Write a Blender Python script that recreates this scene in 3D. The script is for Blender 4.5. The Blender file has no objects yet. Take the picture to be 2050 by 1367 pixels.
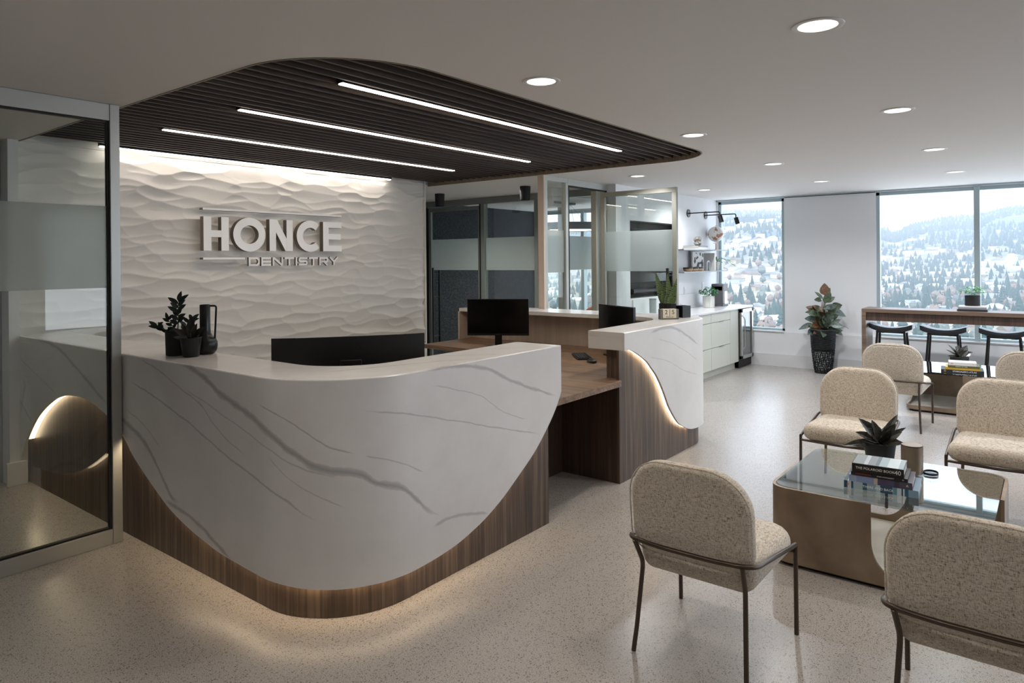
import bpy, bmesh, math, random
import numpy as np
from mathutils import Vector, Matrix, geometry
random.seed(7)
rng = np.random.default_rng(11)
S = bpy.context.scene
C = S.collection
PI = math.pi
R = math.radians

# ------------------------------------------------------------------ camera, world, sun, exposure
cam_d = bpy.data.cameras.new('camera')
cam = bpy.data.objects.new('camera', cam_d)
C.objects.link(cam)
cam_d.sensor_width = 36.0
cam_d.lens = 1383.0 / 2050.0 * 36.0
cam_d.shift_x = 0.0
cam_d.shift_y = -(683.5 - 521.5) / 2050.0
cam_d.clip_start = 0.05
cam_d.clip_end = 9000
_th = R(38.0)
_f = Vector((math.cos(_th), math.sin(_th), 0))
_r = Vector((math.sin(_th), -math.cos(_th), 0))
_u = Vector((0, 0, 1))
_roll = R(0.5)
_x = _r * math.cos(_roll) - _u * math.sin(_roll)
_y = _u * math.cos(_roll) + _r * math.sin(_roll)
M = Matrix((_x, _y, -_f)).transposed().to_4x4()
M.translation = Vector((0, 0, 1.6))
cam.matrix_world = M
S.camera = cam

W = bpy.data.worlds.new('sky')
S.world = W
W.use_nodes = True
_n = W.node_tree.nodes
_l = W.node_tree.links
_bg = _n['Background']
_tc = _n.new('ShaderNodeTexCoord')
_sp = _n.new('ShaderNodeSeparateXYZ')
_rp = _n.new('ShaderNodeValToRGB')
_l.new(_tc.outputs['Generated'], _sp.inputs[0])
_l.new(_sp.outputs['Z'], _rp.inputs[0])
_rp.color_ramp.elements[0].position = 0.0
_rp.color_ramp.elements[0].color = (0.80, 0.87, 0.97, 1)
_rp.color_ramp.elements[1].position = 0.6
_rp.color_ramp.elements[1].color = (0.60, 0.74, 0.96, 1)
_l.new(_rp.outputs[0], _bg.inputs[0])
_bg.inputs[1].default_value = 2.3

def light(name, typ, loc, energy, color=(1, 1, 1), rot=(0, 0, 0), **kw):
    d = bpy.data.lights.new(name, typ)
    d.energy = energy
    d.color = color
    for k, v in kw.items():
        setattr(d, k, v)
    o = bpy.data.objects.new(name, d)
    o.location = loc
    o.rotation_euler = rot
    C.objects.link(o)
    return o
light('sun', 'SUN', (-30, -20, 60), 2.0, (1, 0.95, 0.88), (0, R(-52), R(-20)), angle=R(1.0))

S.view_settings.view_transform = 'Standard'
S.view_settings.look = 'None'
S.view_settings.gamma = 1.0
S.view_settings.use_curve_mapping = False
S.view_settings.exposure = 0.72
DOWN_E = 22.0      # energy of each recessed downlight's spot
LED_E = 16.0       # emission of the linear lights

# ------------------------------------------------------------------ materials
MATS = {}
def srgb(h):
    h = h.lstrip('#')
    c = [int(h[i:i + 2], 16) / 255 for i in (0, 2, 4)]
    return tuple((x / 12.92 if x <= .04045 else ((x + .055) / 1.055) ** 2.4) for x in c) + (1,)
def mat(name, col=(.8, .8, .8), rough=.5, metal=0.0, spec=.5, emit=None, es=0.0, coat=0.0):
    m = bpy.data.materials.new(name)
    m.use_nodes = True
    b = m.node_tree.nodes['Principled BSDF']
    if isinstance(col, str):
        col = srgb(col)
    b.inputs['Base Color'].default_value = tuple(col[:3]) + (1,)
    b.inputs['Roughness'].default_value = rough
    b.inputs['Metallic'].default_value = metal
    b.inputs['Specular IOR Level'].default_value = spec
    b.inputs['Coat Weight'].default_value = coat
    if emit:
        b.inputs['Emission Color'].default_value = tuple(emit) + (1,)
        b.inputs['Emission Strength'].default_value = es
    MATS[name] = m
    return m
class NT:
    def __init__(s, m):
        s.m = m; s.t = m.node_tree; s.b = s.t.nodes['Principled BSDF']
    def n(s, typ, **kw):
        nd = s.t.nodes.new(typ)
        for k, v in kw.items():
            if k.startswith('i_'):
                key = k[2:]
                nd.inputs[int(key) if key.isdigit() else key.replace('_', ' ')].default_value = v
            else:
                setattr(nd, k, v)
        return nd
    def l(s, a, b):
        s.t.links.new(a, b)
    def math(s, op, a, b=None, c=None, clamp=False):
        nd = s.t.nodes.new('ShaderNodeMath'); nd.operation = op; nd.use_clamp = clamp
        for i, v in enumerate((a, b, c)):
            if v is None: continue
            if isinstance(v, (int, float)): nd.inputs[i].default_value = v
            else: s.l(v, nd.inputs[i])
        return nd.outputs[0]
    def coords(s, kind='Object', scale=(1, 1, 1)):
        tc = s.n('ShaderNodeTexCoord'); mp = s.n('ShaderNodeMapping')
        mp.inputs['Scale'].default_value = scale
        s.l(tc.outputs[kind], mp.inputs[0])
        return mp.outputs[0]
    def noise(s, vec, scale, detail=3, rough=.5):
        nd = s.n('ShaderNodeTexNoise'); nd.inputs['Scale'].default_value = scale
        nd.inputs['Detail'].default_value = detail; nd.inputs['Roughness'].default_value = rough
        s.l(vec, nd.inputs['Vector']); return nd.outputs['Fac']
    def ramp(s, fac, stops, interp='LINEAR'):
        nd = s.n('ShaderNodeValToRGB'); cr = nd.color_ramp; cr.interpolation = interp
        while len(cr.elements) < len(stops): cr.elements.new(.5)
        for e, (p, c) in zip(cr.elements, stops):
            e.position = p; e.color = srgb(c) if isinstance(c, str) else tuple(c[:3]) + (1,)
        s.l(fac, nd.inputs[0]); return nd.outputs[0]
    def mix(s, fac, a, b, mode='MIX'):
        nd = s.n('ShaderNodeMix', data_type='RGBA', blend_type=mode)
        for sock, v in ((nd.inputs[0], fac), (nd.inputs[6], a), (nd.inputs[7], b)):
            if isinstance(v, (int, float)): sock.default_value = v
            elif isinstance(v, (tuple, list)): sock.default_value = tuple(v[:3]) + (1,)
            elif isinstance(v, str): sock.default_value = srgb(v)
            else: s.l(v, sock)
        return nd.outputs[2]
    def bump(s, h, strength=.3, dist=.002):
        nd = s.n('ShaderNodeBump'); nd.inputs['Strength'].default_value = strength
        nd.inputs['Distance'].default_value = dist
        s.l(h, nd.inputs['Height']); s.l(nd.outputs[0], s.b.inputs['Normal'])

def wood(name, dark, mid, light_, axis='z', rough=.42, sc=60):
    m = mat(name, mid, rough); t = NT(m)
    s = {'z': (1, 1, .03), 'y': (1, .03, 1), 'x': (.03, 1, 1)}[axis]
    v = t.coords('Object', s)
    a = t.noise(v, sc, 4, .6); b = t.noise(v, sc * .25, 2, .5)
    f = t.math('ADD', t.math('MULTIPLY', a, .6), t.math('MULTIPLY', b, .4))
    c = t.ramp(f, [(.33, dark), (.5, mid), (.66, light_)])
    t.l(c, t.b.inputs['Base Color']); t.bump(a, .08, .001)
    return m
wood('walnut', '#352a23', '#524338', '#726150', 'z')
wood('walnut_top', '#5d4634', '#7b614b', '#947a60', 'y', .35)
wood('walnut_dark', '#3a2a22', '#4a3830', '#5a463a', 'z', .4)
wood('slat_wood', '#2b211b', '#3e3129', '#524337', 'x', .55, 40)
wood('rim_wood', '#6d6150', '#7d715e', '#8c7f6a', 'z', .5)
wood('bar_wood', '#4f3f33', '#675446', '#7c6656', 'y', .4)
wood('beige_laminate', '#b7a697', '#c4b4a6', '#cfc0b2', 'z', .5, 20)

def plaster(name, col, rough=.7, bs=.05):
    m = mat(name, col, rough); t = NT(m)
    v = t.coords('Object'); t.bump(t.noise(v, 180, 3), bs, .001)
    return m
plaster('wall_paint', '#dfe0e2'); plaster('ceiling_paint', '#d9d6d3'); plaster('feature_plaster', '#dddbd7', .55, .03)
plaster('lower_wall_paint', '#cfd0d3'); plaster('baseboard_paint', '#d2d2d2', .5)
plaster('grey_wall', '#9ea2a6')

m = mat('terrazzo', '#a59d94', .38, spec=.45); t = NT(m)
v = t.coords('Object')
vo = t.n('ShaderNodeTexVoronoi', feature='F1'); vo.inputs['Scale'].default_value = 105; t.l(v, vo.inputs['Vector'])
sp = t.n('ShaderNodeSeparateXYZ'); t.l(vo.outputs['Color'], sp.inputs[0])
base = t.ramp(t.noise(v, 1.3, 4, .6), [(.2, '#9c958e'), (.8, '#a8a19a')])
fine = t.ramp(t.noise(v, 260, 2, .7), [(.36, '#6f6862'), (.48, '#9c958e'), (.62, '#c4beb7')])
c1 = t.mix(.6, base, fine)
thr = t.math('GREATER_THAN', sp.outputs[0], .80); inn = t.math('LESS_THAN', vo.outputs['Distance'], .42)
msk = t.math('MULTIPLY', thr, inn)
chip = t.ramp(sp.outputs[1], [(0, '#4d443d'), (.5, '#6d625a'), (1, '#857870')])
c2 = t.mix(t.math('MULTIPLY', msk, .7), c1, chip)
vo2 = t.n('ShaderNodeTexVoronoi', feature='F1'); vo2.inputs['Scale'].default_value = 250; t.l(v, vo2.inputs['Vector'])
sp2 = t.n('ShaderNodeSeparateXYZ'); t.l(vo2.outputs['Color'], sp2.inputs[0])
m2 = t.math('MULTIPLY', t.math('GREATER_THAN', sp2.outputs[0], .84), t.math('LESS_THAN', vo2.outputs['Distance'], .45))
c3 = t.mix(t.math('MULTIPLY', m2, .85), c2, '#554a42')
t.l(c3, t.b.inputs['Base Color'])
t.b.inputs['Roughness'].default_value = .27

m = mat('boucle', '#b5a997', .95, spec=.2); t = NT(m)
v = t.coords('Object'); v2 = t.coords('Object', (1, 1, .16)); v3 = t.coords('Object', (.16, .16, 1))
a = t.noise(v2, 380, 2, .7); b = t.noise(v3, 380, 2, .7)
f = t.math('MAXIMUM', a, b); g = t.noise(v, 150, 2)
c = t.ramp(t.math('ADD', t.math('MULTIPLY', a, .5), t.math('MULTIPLY', b, .5)), [(.37, '#5a4f42'), (.44, '#b8aa97'), (.55, '#e0d6c6')])
c = t.mix(.18, c, t.ramp(g, [(.35, '#8f8577'), (.65, '#cbc1b3')]))
t.l(c, t.b.inputs['Base Color']); t.bump(f, .35, .002)
t.b.inputs['Sheen Weight'].default_value = .25

mat('bronze', '#5b5047', .35, metal=.85); mat('bronze_edge', '#6b5c50', .35, metal=.8)
m = mat('champagne_metal', '#8d7c6a', .42, metal=.75); t = NT(m)
t.l(t.ramp(t.noise(t.coords('Object'), 5, 3), [(.3, '#7f6d5b'), (.7, '#a08f7c')]), t.b.inputs['Base Color'])
mat('pale_plate', '#c4bdb2', .25, metal=.3)
mat('alu', '#b6b8b4', .38, metal=.55); mat('alu_cool', '#a9b8bd', .4, metal=.3); mat('alu_warm', '#8f8d82', .4, metal=.4)
mat('alu_dark', '#858a85', .45, metal=.2)
mat('gasket', '#101011', .6); mat('black_plastic', '#131315', .38); mat('black_matte', '#0f1011', .6)
mat('black_ceramic', '#18191b', .3); mat('screen', '#08080a', .16, spec=.5); mat('black_metal', '#16171a', .35, metal=.3)
mat('steel', '#b9bbb9', .28, metal=.9); mat('white_plastic', '#e6e6e6', .4); mat('white_metal', '#d8d8d6', .4)
mat('sign_white', '#fbfbfb', .3); mat('sign_side', '#857b71', .6)
mat('cabinet', '#c9cabf', .45); mat('quartz', '#e2e2e3', .2); mat('shelf_grey', '#9aa1a6', .45)
mat('soil', '#241c17', .95); mat('page', '#c9c5bd', .8); mat('stone_pot', '#cfcac2', .7); mat('white_ceramic', '#dedcd6', .45)
mat('stool_leather', '#23262d', .35); mat('grey_plastic', '#5c5a5e', .4); mat('silver', '#bdb9b0', .25, metal=.9)
mat('copper', '#a8664c', .35, metal=.6); mat('globe_map', '#d9d7d2', .4); mat('tan_clay', '#a98966', .6)
mat('orange_fabric', '#d2691e', .7); mat('concrete_grey', '#6e6d6a', .8); mat('cream_card', '#d8cdb8', .7)
mat('ink', '#1b1a19', .6); mat('rattan', '#121417', .5); mat('stem', '#5b4a33', .7); mat('stem_green', '#4a6a34', .6)
mat('frosted', '#aab0ae', .55, spec=.3)
mat('lamp_glow', (1, 1, 1), .5, emit=(1, .95, .88), es=7.0)
mat('led_warm', (1, 1, 1), .5, emit=(1, .87, .72), es=LED_E)
mat('led_cove', (1, 1, 1), .5, emit=(1, .88, .76), es=LED_E * .55)
mat('led_desk', (1, 1, 1), .5, emit=(1, .76, .50), es=5.5)
mat('pendant_glow', (1, 1, 1), .5, emit=(1, .85, .65), es=5.0)
def leafmat(name, a, b, edge=None, rough=.35, back=None):
    m = mat(name, a, rough); t = NT(m)
    n_ = t.noise(t.coords('Object'), 38, 3)
    c = t.ramp(n_, [(.3, a), (.7, b)])
    t.l(c, t.b.inputs['Base Color'])
    return m
leafmat('leaf_zz', '#16211a', '#25342a'); leafmat('leaf_dark', '#1b1a18', '#35302a'); leafmat('leaf_rubber', '#20231f', '#4a463c', rough=.22)
leafmat('leaf_green', '#1f6b2f', '#3f9a4a'); leafmat('leaf_fig', '#2b3a2c', '#5c6a4e'); leafmat('leaf_copper', '#4c3526', '#7d5a3c')
leafmat('leaf_grey', '#4c5c5c', '#78877c'); leafmat('leaf_bright', '#3e9447', '#7ac26c')
m = mat('leaf_snake', '#2a4a26', .45); t = NT(m)
wv = t.n('ShaderNodeTexWave', wave_type='BANDS', bands_direction='Z'); wv.inputs['Scale'].default_value = 30
wv.inputs['Distortion'].default_value = 9; wv.inputs['Detail'].default_value = 2
t.l(t.coords('Object'), wv.inputs['Vector'])
t.l(t.ramp(wv.outputs['Fac'], [(.2, '#13240f'), (.55, '#2b4a22'), (.85, '#7f9258')]), t.b.inputs['Base Color'])

m = mat('felt', '#35373c', .95, spec=.1); t = NT(m)
vo = t.n('ShaderNodeTexVoronoi'); vo.inputs['Scale'].default_value = 40; t.l(t.coords('Object'), vo.inputs['Vector'])
t.l(t.ramp(vo.outputs['Distance'], [(.1, '#2c2e33'), (.7, '#4a4c52')]), t.b.inputs['Base Color'])

def glassmat(name, tint=(1, 1, 1), refl=1.0, rough=0.0, ior=1.5):
    m = bpy.data.materials.new(name); m.use_nodes = True
    nt = m.node_tree; nt.nodes.clear()
    o = nt.nodes.new('ShaderNodeOutputMaterial'); mx = nt.nodes.new('ShaderNodeMixShader')
    tr = nt.nodes.new('ShaderNodeBsdfTransparent'); gl = nt.nodes.new('ShaderNodeBsdfGlossy')
    lw = nt.nodes.new('ShaderNodeLayerWeight'); lw.inputs[0].default_value = .5
    pw = nt.nodes.new('ShaderNodeMath'); pw.operation = 'POWER'; pw.inputs[1].default_value = 4.0
    fr = nt.nodes.new('ShaderNodeMath'); fr.operation = 'MULTIPLY_ADD'; fr.inputs[1].default_value = .9; fr.inputs[2].default_value = .045
    nt.links.new(lw.outputs['Facing'], pw.inputs[0]); nt.links.new(pw.outputs[0], fr.inputs[0])
    mu = nt.nodes.new('ShaderNodeMath'); mu.operation = 'MULTIPLY'; mu.inputs[1].default_value = refl; mu.use_clamp = True
    tr.inputs[0].default_value = tuple(tint) + (1,); gl.inputs['Roughness'].default_value = rough
    nt.links.new(fr.outputs[0], mu.inputs[0]); nt.links.new(mu.outputs[0], mx.inputs[0])
    nt.links.new(tr.outputs[0], mx.inputs[1]); nt.links.new(gl.outputs[0], mx.inputs[2]); nt.links.new(mx.outputs[0], o.inputs[0])
    MATS[name] = m
    return m
glassmat('glass', (.86, .89, .87), 1.2); glassmat('window_glass', (.97, .985, .99), .5)
glassmat('table_glass', (.90, .95, .93), 1.5); glassmat('dark_glass', (.35, .37, .39), 2.0)
glassmat('shelf_glass', (.85, .9, .88), 1.0)
def frostmat(name, col, tr_amt=.35):
    m = bpy.data.materials.new(name); m.use_nodes = True
    nt = m.node_tree; nt.nodes.clear()
    o = nt.nodes.new('ShaderNodeOutputMaterial'); mx = nt.nodes.new('ShaderNodeMixShader'); mx.inputs[0].default_value = .5
    a = nt.nodes.new('ShaderNodeBsdfDiffuse'); b = nt.nodes.new('ShaderNodeBsdfTranslucent'); mx.inputs[0].default_value = .6
    rf = nt.nodes.new('ShaderNodeBsdfRefraction'); rf.inputs['Roughness'].default_value = .55; rf.inputs['IOR'].default_value = 1.03
    rf.inputs[0].default_value = (.95, .97, .96, 1); m2 = nt.nodes.new('ShaderNodeMixShader'); m2.inputs[0].default_value = .5
    a.inputs[0].default_value = srgb(col); b.inputs[0].default_value = srgb(col)
    nt.links.new(a.outputs[0], mx.inputs[1]); nt.links.new(b.outputs[0], mx.inputs[2]); nt.links.new(mx.outputs[0], m2.inputs[1]); nt.links.new(rf.outputs[0], m2.inputs[2]); nt.links.new(m2.outputs[0], o.inputs[0])
    MATS[name] = m
frostmat('frost', '#d5dad8')

# ---- marble with individually drawn veins: each vein is a curve v(u) over the UV map
V_DESK = [
(0.02, [(2.379, 1.078), (2.536, 1.071), (2.664, 1.035), (2.819, 0.973), (3.013, 0.917), (3.175, 0.863), (3.277, 0.8), (3.368, 0.748), (3.453, 0.702), (3.516, 0.681), (3.591, 0.667), (3.661, 0.647), (3.733, 0.6), (3.846, 0.561), (3.942, 0.476), (4.034, 0.397), (4.116, 0.354)], .5),
(0.012, [(3.988, 1.081), (4.183, 1.071), (4.333, 1.057), (4.464, 1.025), (4.669, 0.937), (4.952, 0.833), (5.128, 0.775)], .4),
(0.005, [(3.646, 0.942), (3.861, 0.897), (4.179, 0.81), (4.493, 0.714), (4.969, 0.575)], .35),
(0.004, [(4.028, 1.004), (4.196, 0.96), (4.397, 0.898), (4.495, 0.839), (4.613, 0.767), (4.833, 0.691)], .3),
(0.005, [(3.15, 0.962), (3.341, 0.891), (3.463, 0.818), (3.549, 0.772), (3.635, 0.747)], .4),
(0.005, [(3.662, 0.736), (3.795, 0.693), (3.996, 0.592)], .3),
(0.007, [(1.8, 0.943), (2.048, 0.895), (2.417, 0.814), (2.64, 0.75), (2.896, 0.673), (3.129, 0.615), (3.304, 0.549), (3.401, 0.491), (3.499, 0.443)], .4),
(0.005, [(1.923, 1.079), (2.263, 1.007), (2.42, 0.954), (2.628, 0.896), (2.766, 0.813), (2.897, 0.752), (3.069, 0.696)], .35),
(0.005, [(2.441, 0.957), (2.729, 0.899), (2.977, 0.835), (3.198, 0.773), (3.351, 0.707), (3.516, 0.656), (3.58, 0.637)], .3),
(0.020, [(1.6, 0.745), (1.782, 0.688), (1.958, 0.639), (2.089, 0.568), (2.192, 0.488), (2.275, 0.415), (2.35, 0.361), (2.409, 0.36)], .45),
(0.014, [(2.251, 0.338), (2.451, 0.317), (2.632, 0.284), (2.737, 0.244), (2.83, 0.216), (2.923, 0.187)], .45),
(0.004, [(3.21, 0.734), (3.315, 0.656), (3.393, 0.604), (3.476, 0.565), (3.594, 0.51)], .3),
(0.005, [(1.796, 0.764), (2.044, 0.693), (2.217, 0.599)], .3),
(0.016, [(0.352, 1.082), (0.757, 1.048), (1.032, 0.961), (1.318, 0.849), (1.575, 0.748)], .4),
(0.014, [(0.0, 0.63), (0.12, 0.568), (0.289, 0.483)], .35),
(0.005, [(0.004, 0.929), (0.451, 0.811), (0.784, 0.72)], .3),
(0.010, [(4.046, 0.316), (4.144, 0.326), (4.292, 0.307), (4.47, 0.254)], .35),
]
V_DESK2 = [
(0.014, [(4.73, 1.04), (5.048, 1.063), (5.214, 1.034), (5.377, 0.975), (5.651, 0.864)], .4),
(0.005, [(4.846, 0.996), (5.211, 0.901), (5.648, 0.719)], .25),
(0.005, [(4.695, 0.871), (5.07, 0.789), (5.341, 0.686), (5.646, 0.612)], .25),
]
V_TOP = [(.010, [(2.0, 2.72), (2.35, 2.60), (2.62, 2.50), (2.9, 2.30)], .3), (.004, [(1.9, 3.05), (2.2, 2.80), (2.5, 2.42)], .25),
         (.008, [(2.62, 2.78), (2.8, 2.6), (3.0, 2.42)], .3), (.004, [(3.0, 2.75), (3.2, 2.55), (3.4, 2.4)], .2),
         (.006, [(1.80, 3.62), (1.92, 3.66), (2.05, 3.60)], .3), (.008, [(1.78, 5.35), (1.9, 5.5), (2.06, 5.4)], .3),
         (.005, [(4.5, 2.62), (4.9, 2.5), (5.3, 2.52)], .2), (.010, [(5.65, 3.4), (5.9, 3.5), (6.05, 3.8)], .25)]
def marble(name, veins, rough=.28, base='#dcd9d6'):
    m = mat(name, base, rough); t = NT(m)
    uv = t.n('ShaderNodeUVMap', uv_map='UV')
    wob = t.n('ShaderNodeTexNoise'); wob.inputs['Scale'].default_value = 9; wob.inputs['Detail'].default_value = 3
    t.l(uv.outputs[0], wob.inputs['Vector'])
    sub = t.n('ShaderNodeVectorMath', operation='SUBTRACT'); t.l(wob.outputs['Color'], sub.inputs[0]); sub.inputs[1].default_value = (.5, .5, .5)
    scl = t.n('ShaderNodeVectorMath', operation='SCALE'); t.l(sub.outputs[0], scl.inputs[0]); scl.inputs['Scale'].default_value = .018
    add = t.n('ShaderNodeVectorMath', operation='ADD'); t.l(uv.outputs[0], add.inputs[0]); t.l(scl.outputs[0], add.inputs[1])
    s = t.n('ShaderNodeSeparateXYZ'); t.l(add.outputs[0], s.inputs[0])
    U, V = s.outputs[0], s.outputs[1]
    wn = t.n('ShaderNodeTexNoise'); wn.inputs['Scale'].default_value = 14; t.l(uv.outputs[0], wn.inputs['Vector'])
    wvar = t.math('ADD', t.math('MULTIPLY', wn.outputs['Fac'], 1.5), .25)
    tot = None
    for w, pts, dk in veins:
        us = [p[0] for p in pts]; vs = [p[1] for p in pts]
        u0, u1 = min(us), max(us); v0, v1 = min(vs) - .001, max(vs) + .001
        q = sorted(((p[0] - u0) / (u1 - u0), (p[1] - v0) / (v1 - v0)) for p in pts)
        tt = t.math('DIVIDE', t.math('SUBTRACT', U, u0), u1 - u0)
        fc = t.n('ShaderNodeFloatCurve'); cv = fc.mapping.curves[0]
        cv.points[0].location = q[0]; cv.points[1].location = q[-1]
        for p in q[1:-1]: cv.points.new(*p)
        fc.mapping.update(); t.l(tt, fc.inputs['Value'])
        vv = t.math('MULTIPLY_ADD', fc.outputs[0], v1 - v0, v0)
        d = t.math('ABSOLUTE', t.math('SUBTRACT', V, vv))
        par = t.math('MULTIPLY', t.math('MULTIPLY', tt, t.math('SUBTRACT', 1.0, tt)), 12.0)
        tap = t.math('MAXIMUM', t.math('MINIMUM', par, 1.0), 0.0)
        ww = t.math('ADD', t.math('MULTIPLY', t.math('MULTIPLY', tap, wvar), w), .00001)
        k = t.math('SUBTRACT', 1.0, t.math('DIVIDE', d, ww), clamp=True)
        k = t.math('MULTIPLY', t.math('POWER', k, .6), dk)
        k = t.math('MULTIPLY', k, tap)
        tot = k if tot is None else t.math('MAXIMUM', tot, k)
    cloud = t.noise(uv.outputs[0], 2.2, 4, .6)
    bs = t.ramp(cloud, [(.35, '#d6d3d0'), (.65, '#e0dedb')])
    t.l(t.mix(tot, bs, '#3f3e3f'), t.b.inputs['Base Color'])
    return m
marble('marble_front', V_DESK); marble('marble_side', V_DESK2); marble('marble_ledge', V_TOP, .22)

# ------------------------------------------------------------------ mesh helpers
class MB:
    def __init__(s):
        s.v = []; s.f = []; s.mi = []; s.uv = {}
    def add(s, vs, fs, mi=0, xf=None):
        o = len(s.v)
        s.v += [tuple(xf @ Vector(p)) if xf is not None else tuple(p) for p in vs]
        s.f += [tuple(i + o for i in f) for f in fs]; s.mi += [mi] * len(fs)
        return s
    def box(s, x0, x1, y0, y1, z0, z1, mi=0, xf=None):
        vs = [(x, y, z) for z in (z0, z1) for y in (y0, y1) for x in (x0, x1)]
        return s.add(vs, [(0, 2, 3, 1), (4, 5, 7, 6), (0, 1, 5, 4), (2, 6, 7, 3), (0, 4, 6, 2), (1, 3, 7, 5)], mi, xf)
    def prism(s, pts, z0, z1, mi=0, xf=None, ztop=None):
        n = len(pts)
        vs = [(p[0], p[1], z0) for p in pts] + [(p[0], p[1], z1) for p in pts]
        fs = [(i, (i + 1) % n, n + (i + 1) % n, n + i) for i in range(n)]
        fs += [tuple(range(n - 1, -1, -1)), tuple(range(n, 2 * n))]
        return s.add(vs, fs, mi, xf)
    def lathe(s, prof, n=32, c=(0, 0, 0), mi=0, xf=None, cap=True):
        vs = []; fs = []
        for r, z in prof:
            for i in range(n):
                a = 2 * PI * i / n
                vs.append((c[0] + r * math.cos(a), c[1] + r * math.sin(a), c[2] + z))
        m_ = len(prof)
        for j in range(m_ - 1):
            for i in range(n):
                k = (i + 1) % n
                fs.append((j * n + i, j * n + k, (j + 1) * n + k, (j + 1) * n + i))
        if cap:
            fs.append(tuple(range(n - 1, -1, -1))); fs.append(tuple((m_ - 1) * n + i for i in range(n)))
        return s.add(vs, fs, mi, xf)
    def tube(s, pts, r, n=10, mi=0, closed=False, xf=None, fillet=0):
        P = [Vector(p) for p in pts]
        if fillet: P = fil(P, fillet, closed)
        m_ = len(P); vs = []; fs = []
        prev = None
        for i in range(m_):
            if closed: d = (P[(i + 1) % m_] - P[i - 1])
            else: d = P[min(i + 1, m_ - 1)] - P[max(i - 1, 0)]
            d.normalize()
            if prev is None:
                a = d.orthogonal().normalized()
            else:
                a = (prev - d * prev.dot(d))
                a = a.normalized() if a.length > 1e-6 else d.orthogonal().normalized()
            prev = a; b = d.cross(a)
            rr = r[i] if isinstance(r, (list, tuple)) else r
            for k in range(n):
                t_ = 2 * PI * k / n
                vs.append(P[i] + a * (rr * math.cos(t_)) + b * (rr * math.sin(t_)))
        for i in range(m_ if closed else m_ - 1):
            j = (i + 1) % m_
            for k in range(n):
                l_ = (k + 1) % n
                fs.append((i * n + k, i * n + l_, j * n + l_, j * n + k))
        if not closed:
            fs.append(tuple(range(n - 1, -1, -1))); fs.append(tuple((m_ - 1) * n + k for k in range(n)))
        return s.add(vs, fs, mi, xf)
def fil(P, r, closed=False, n=6):
    out = []
    m_ = len(P)
    for i in range(m_):
        if not closed and i in (0, m_ - 1):
            out.append(P[i]); continue
        a, b, c = P[i - 1], P[i], P[(i + 1) % m_]
        d1 = (a - b); d2 = (c - b)
        q = min(r, d1.length * .45, d2.length * .45)
        p1 = b + d1.normalized() * q; p2 = b + d2.normalized() * q
        for k in range(n + 1):
            t_ = k / n
            out.append(p1 * (1 - t_) ** 2 + b * 2 * t_ * (1 - t_) + p2 * t_ ** 2)
    return out
def bevel(o, w=.003, seg=2, ang=35):
    b = o.modifiers.new('bevel', 'BEVEL'); b.width = w; b.segments = seg; b.limit_method = 'ANGLE'; b.angle_limit = R(ang)
    return o
def obj(name, mb, mats, parent=None, smooth=True, bev=0, seg=2, world=False, uvf=None, loc=None, flip=False):
    me = bpy.data.meshes.new(name)
    vs = mb.v
    if world and parent is not None:
        L = parent.location
        vs = [(v[0] - L.x, v[1] - L.y, v[2] - L.z) for v in vs]
    me.from_pydata(vs, [], mb.f)
    if isinstance(mats, str): mats = [mats]
    for k in mats: me.materials.append(MATS[k])
    if len(mats) > 1: me.polygons.foreach_set('material_index', mb.mi)
    if uvf:
        ul = me.uv_layers.new(name='UV')
        for lp in me.loops:
            ul.data[lp.index].uv = uvf(mb.v[lp.vertex_index], lp.vertex_index)
    bm = bmesh.new(); bm.from_mesh(me)
    bmesh.ops.recalc_face_normals(bm, faces=bm.faces)
    bm.to_mesh(me); bm.free()
    if smooth:
        me.polygons.foreach_set('use_smooth', [True] * len(me.polygons))
        me.set_sharp_from_angle(angle=R(38))
    o = bpy.data.objects.new(name, me)
    C.objects.link(o)
    if parent is not None: o.parent = parent
    if loc is not None: o.location = loc
    if bev: bevel(o, bev, seg)
    return o
def thing(name, label, cat, loc=(0, 0, 0), rz=0, group=None):
    o = bpy.data.objects.new(name, None); C.objects.link(o)
    o.empty_display_size = .05
    o.location = loc; o.rotation_euler = (0, 0, rz)
    return tag(o, label, cat, group)
def tag(o, label, cat, group=None):
    o['label'] = label; o['category'] = cat
    if group: o['group'] = group
    return o
def struct(name, mb, mats, parent=None, **kw):
    o = obj(name, mb, mats, parent, **kw)
    if parent is None: o['kind'] = 'structure'
    return o
def dup(root, loc, rz, label, group=None, name=None):
    r = root.copy(); C.objects.link(r); r.location = loc; r.rotation_euler = (0, 0, rz)
    r['label'] = label
    if group: r['group'] = group
    for ch in list(root.children):
        c = ch.copy(); C.objects.link(c); c.parent = r
        for g in ch.children:
            d = g.copy(); C.objects.link(d); d.parent = c
    return r
def rrect(hw, hh, rs, n=8, cx=0, cy=0):
    if not isinstance(rs, (list, tuple)): rs = [rs] * 4
    pts = []
    for (sx, sy, a0), r in zip(((1, 1, 0), (-1, 1, 90), (-1, -1, 180), (1, -1, 270)), rs):
        r = max(min(r, hw, hh), 1e-4)
        for k in range(n + 1):
            a = R(a0 + 90 * k / n)
            pts.append((cx + sx * (hw - r) + r * math.cos(a), cy + sy * (hh - r) + r * math.sin(a)))
    return pts
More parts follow.
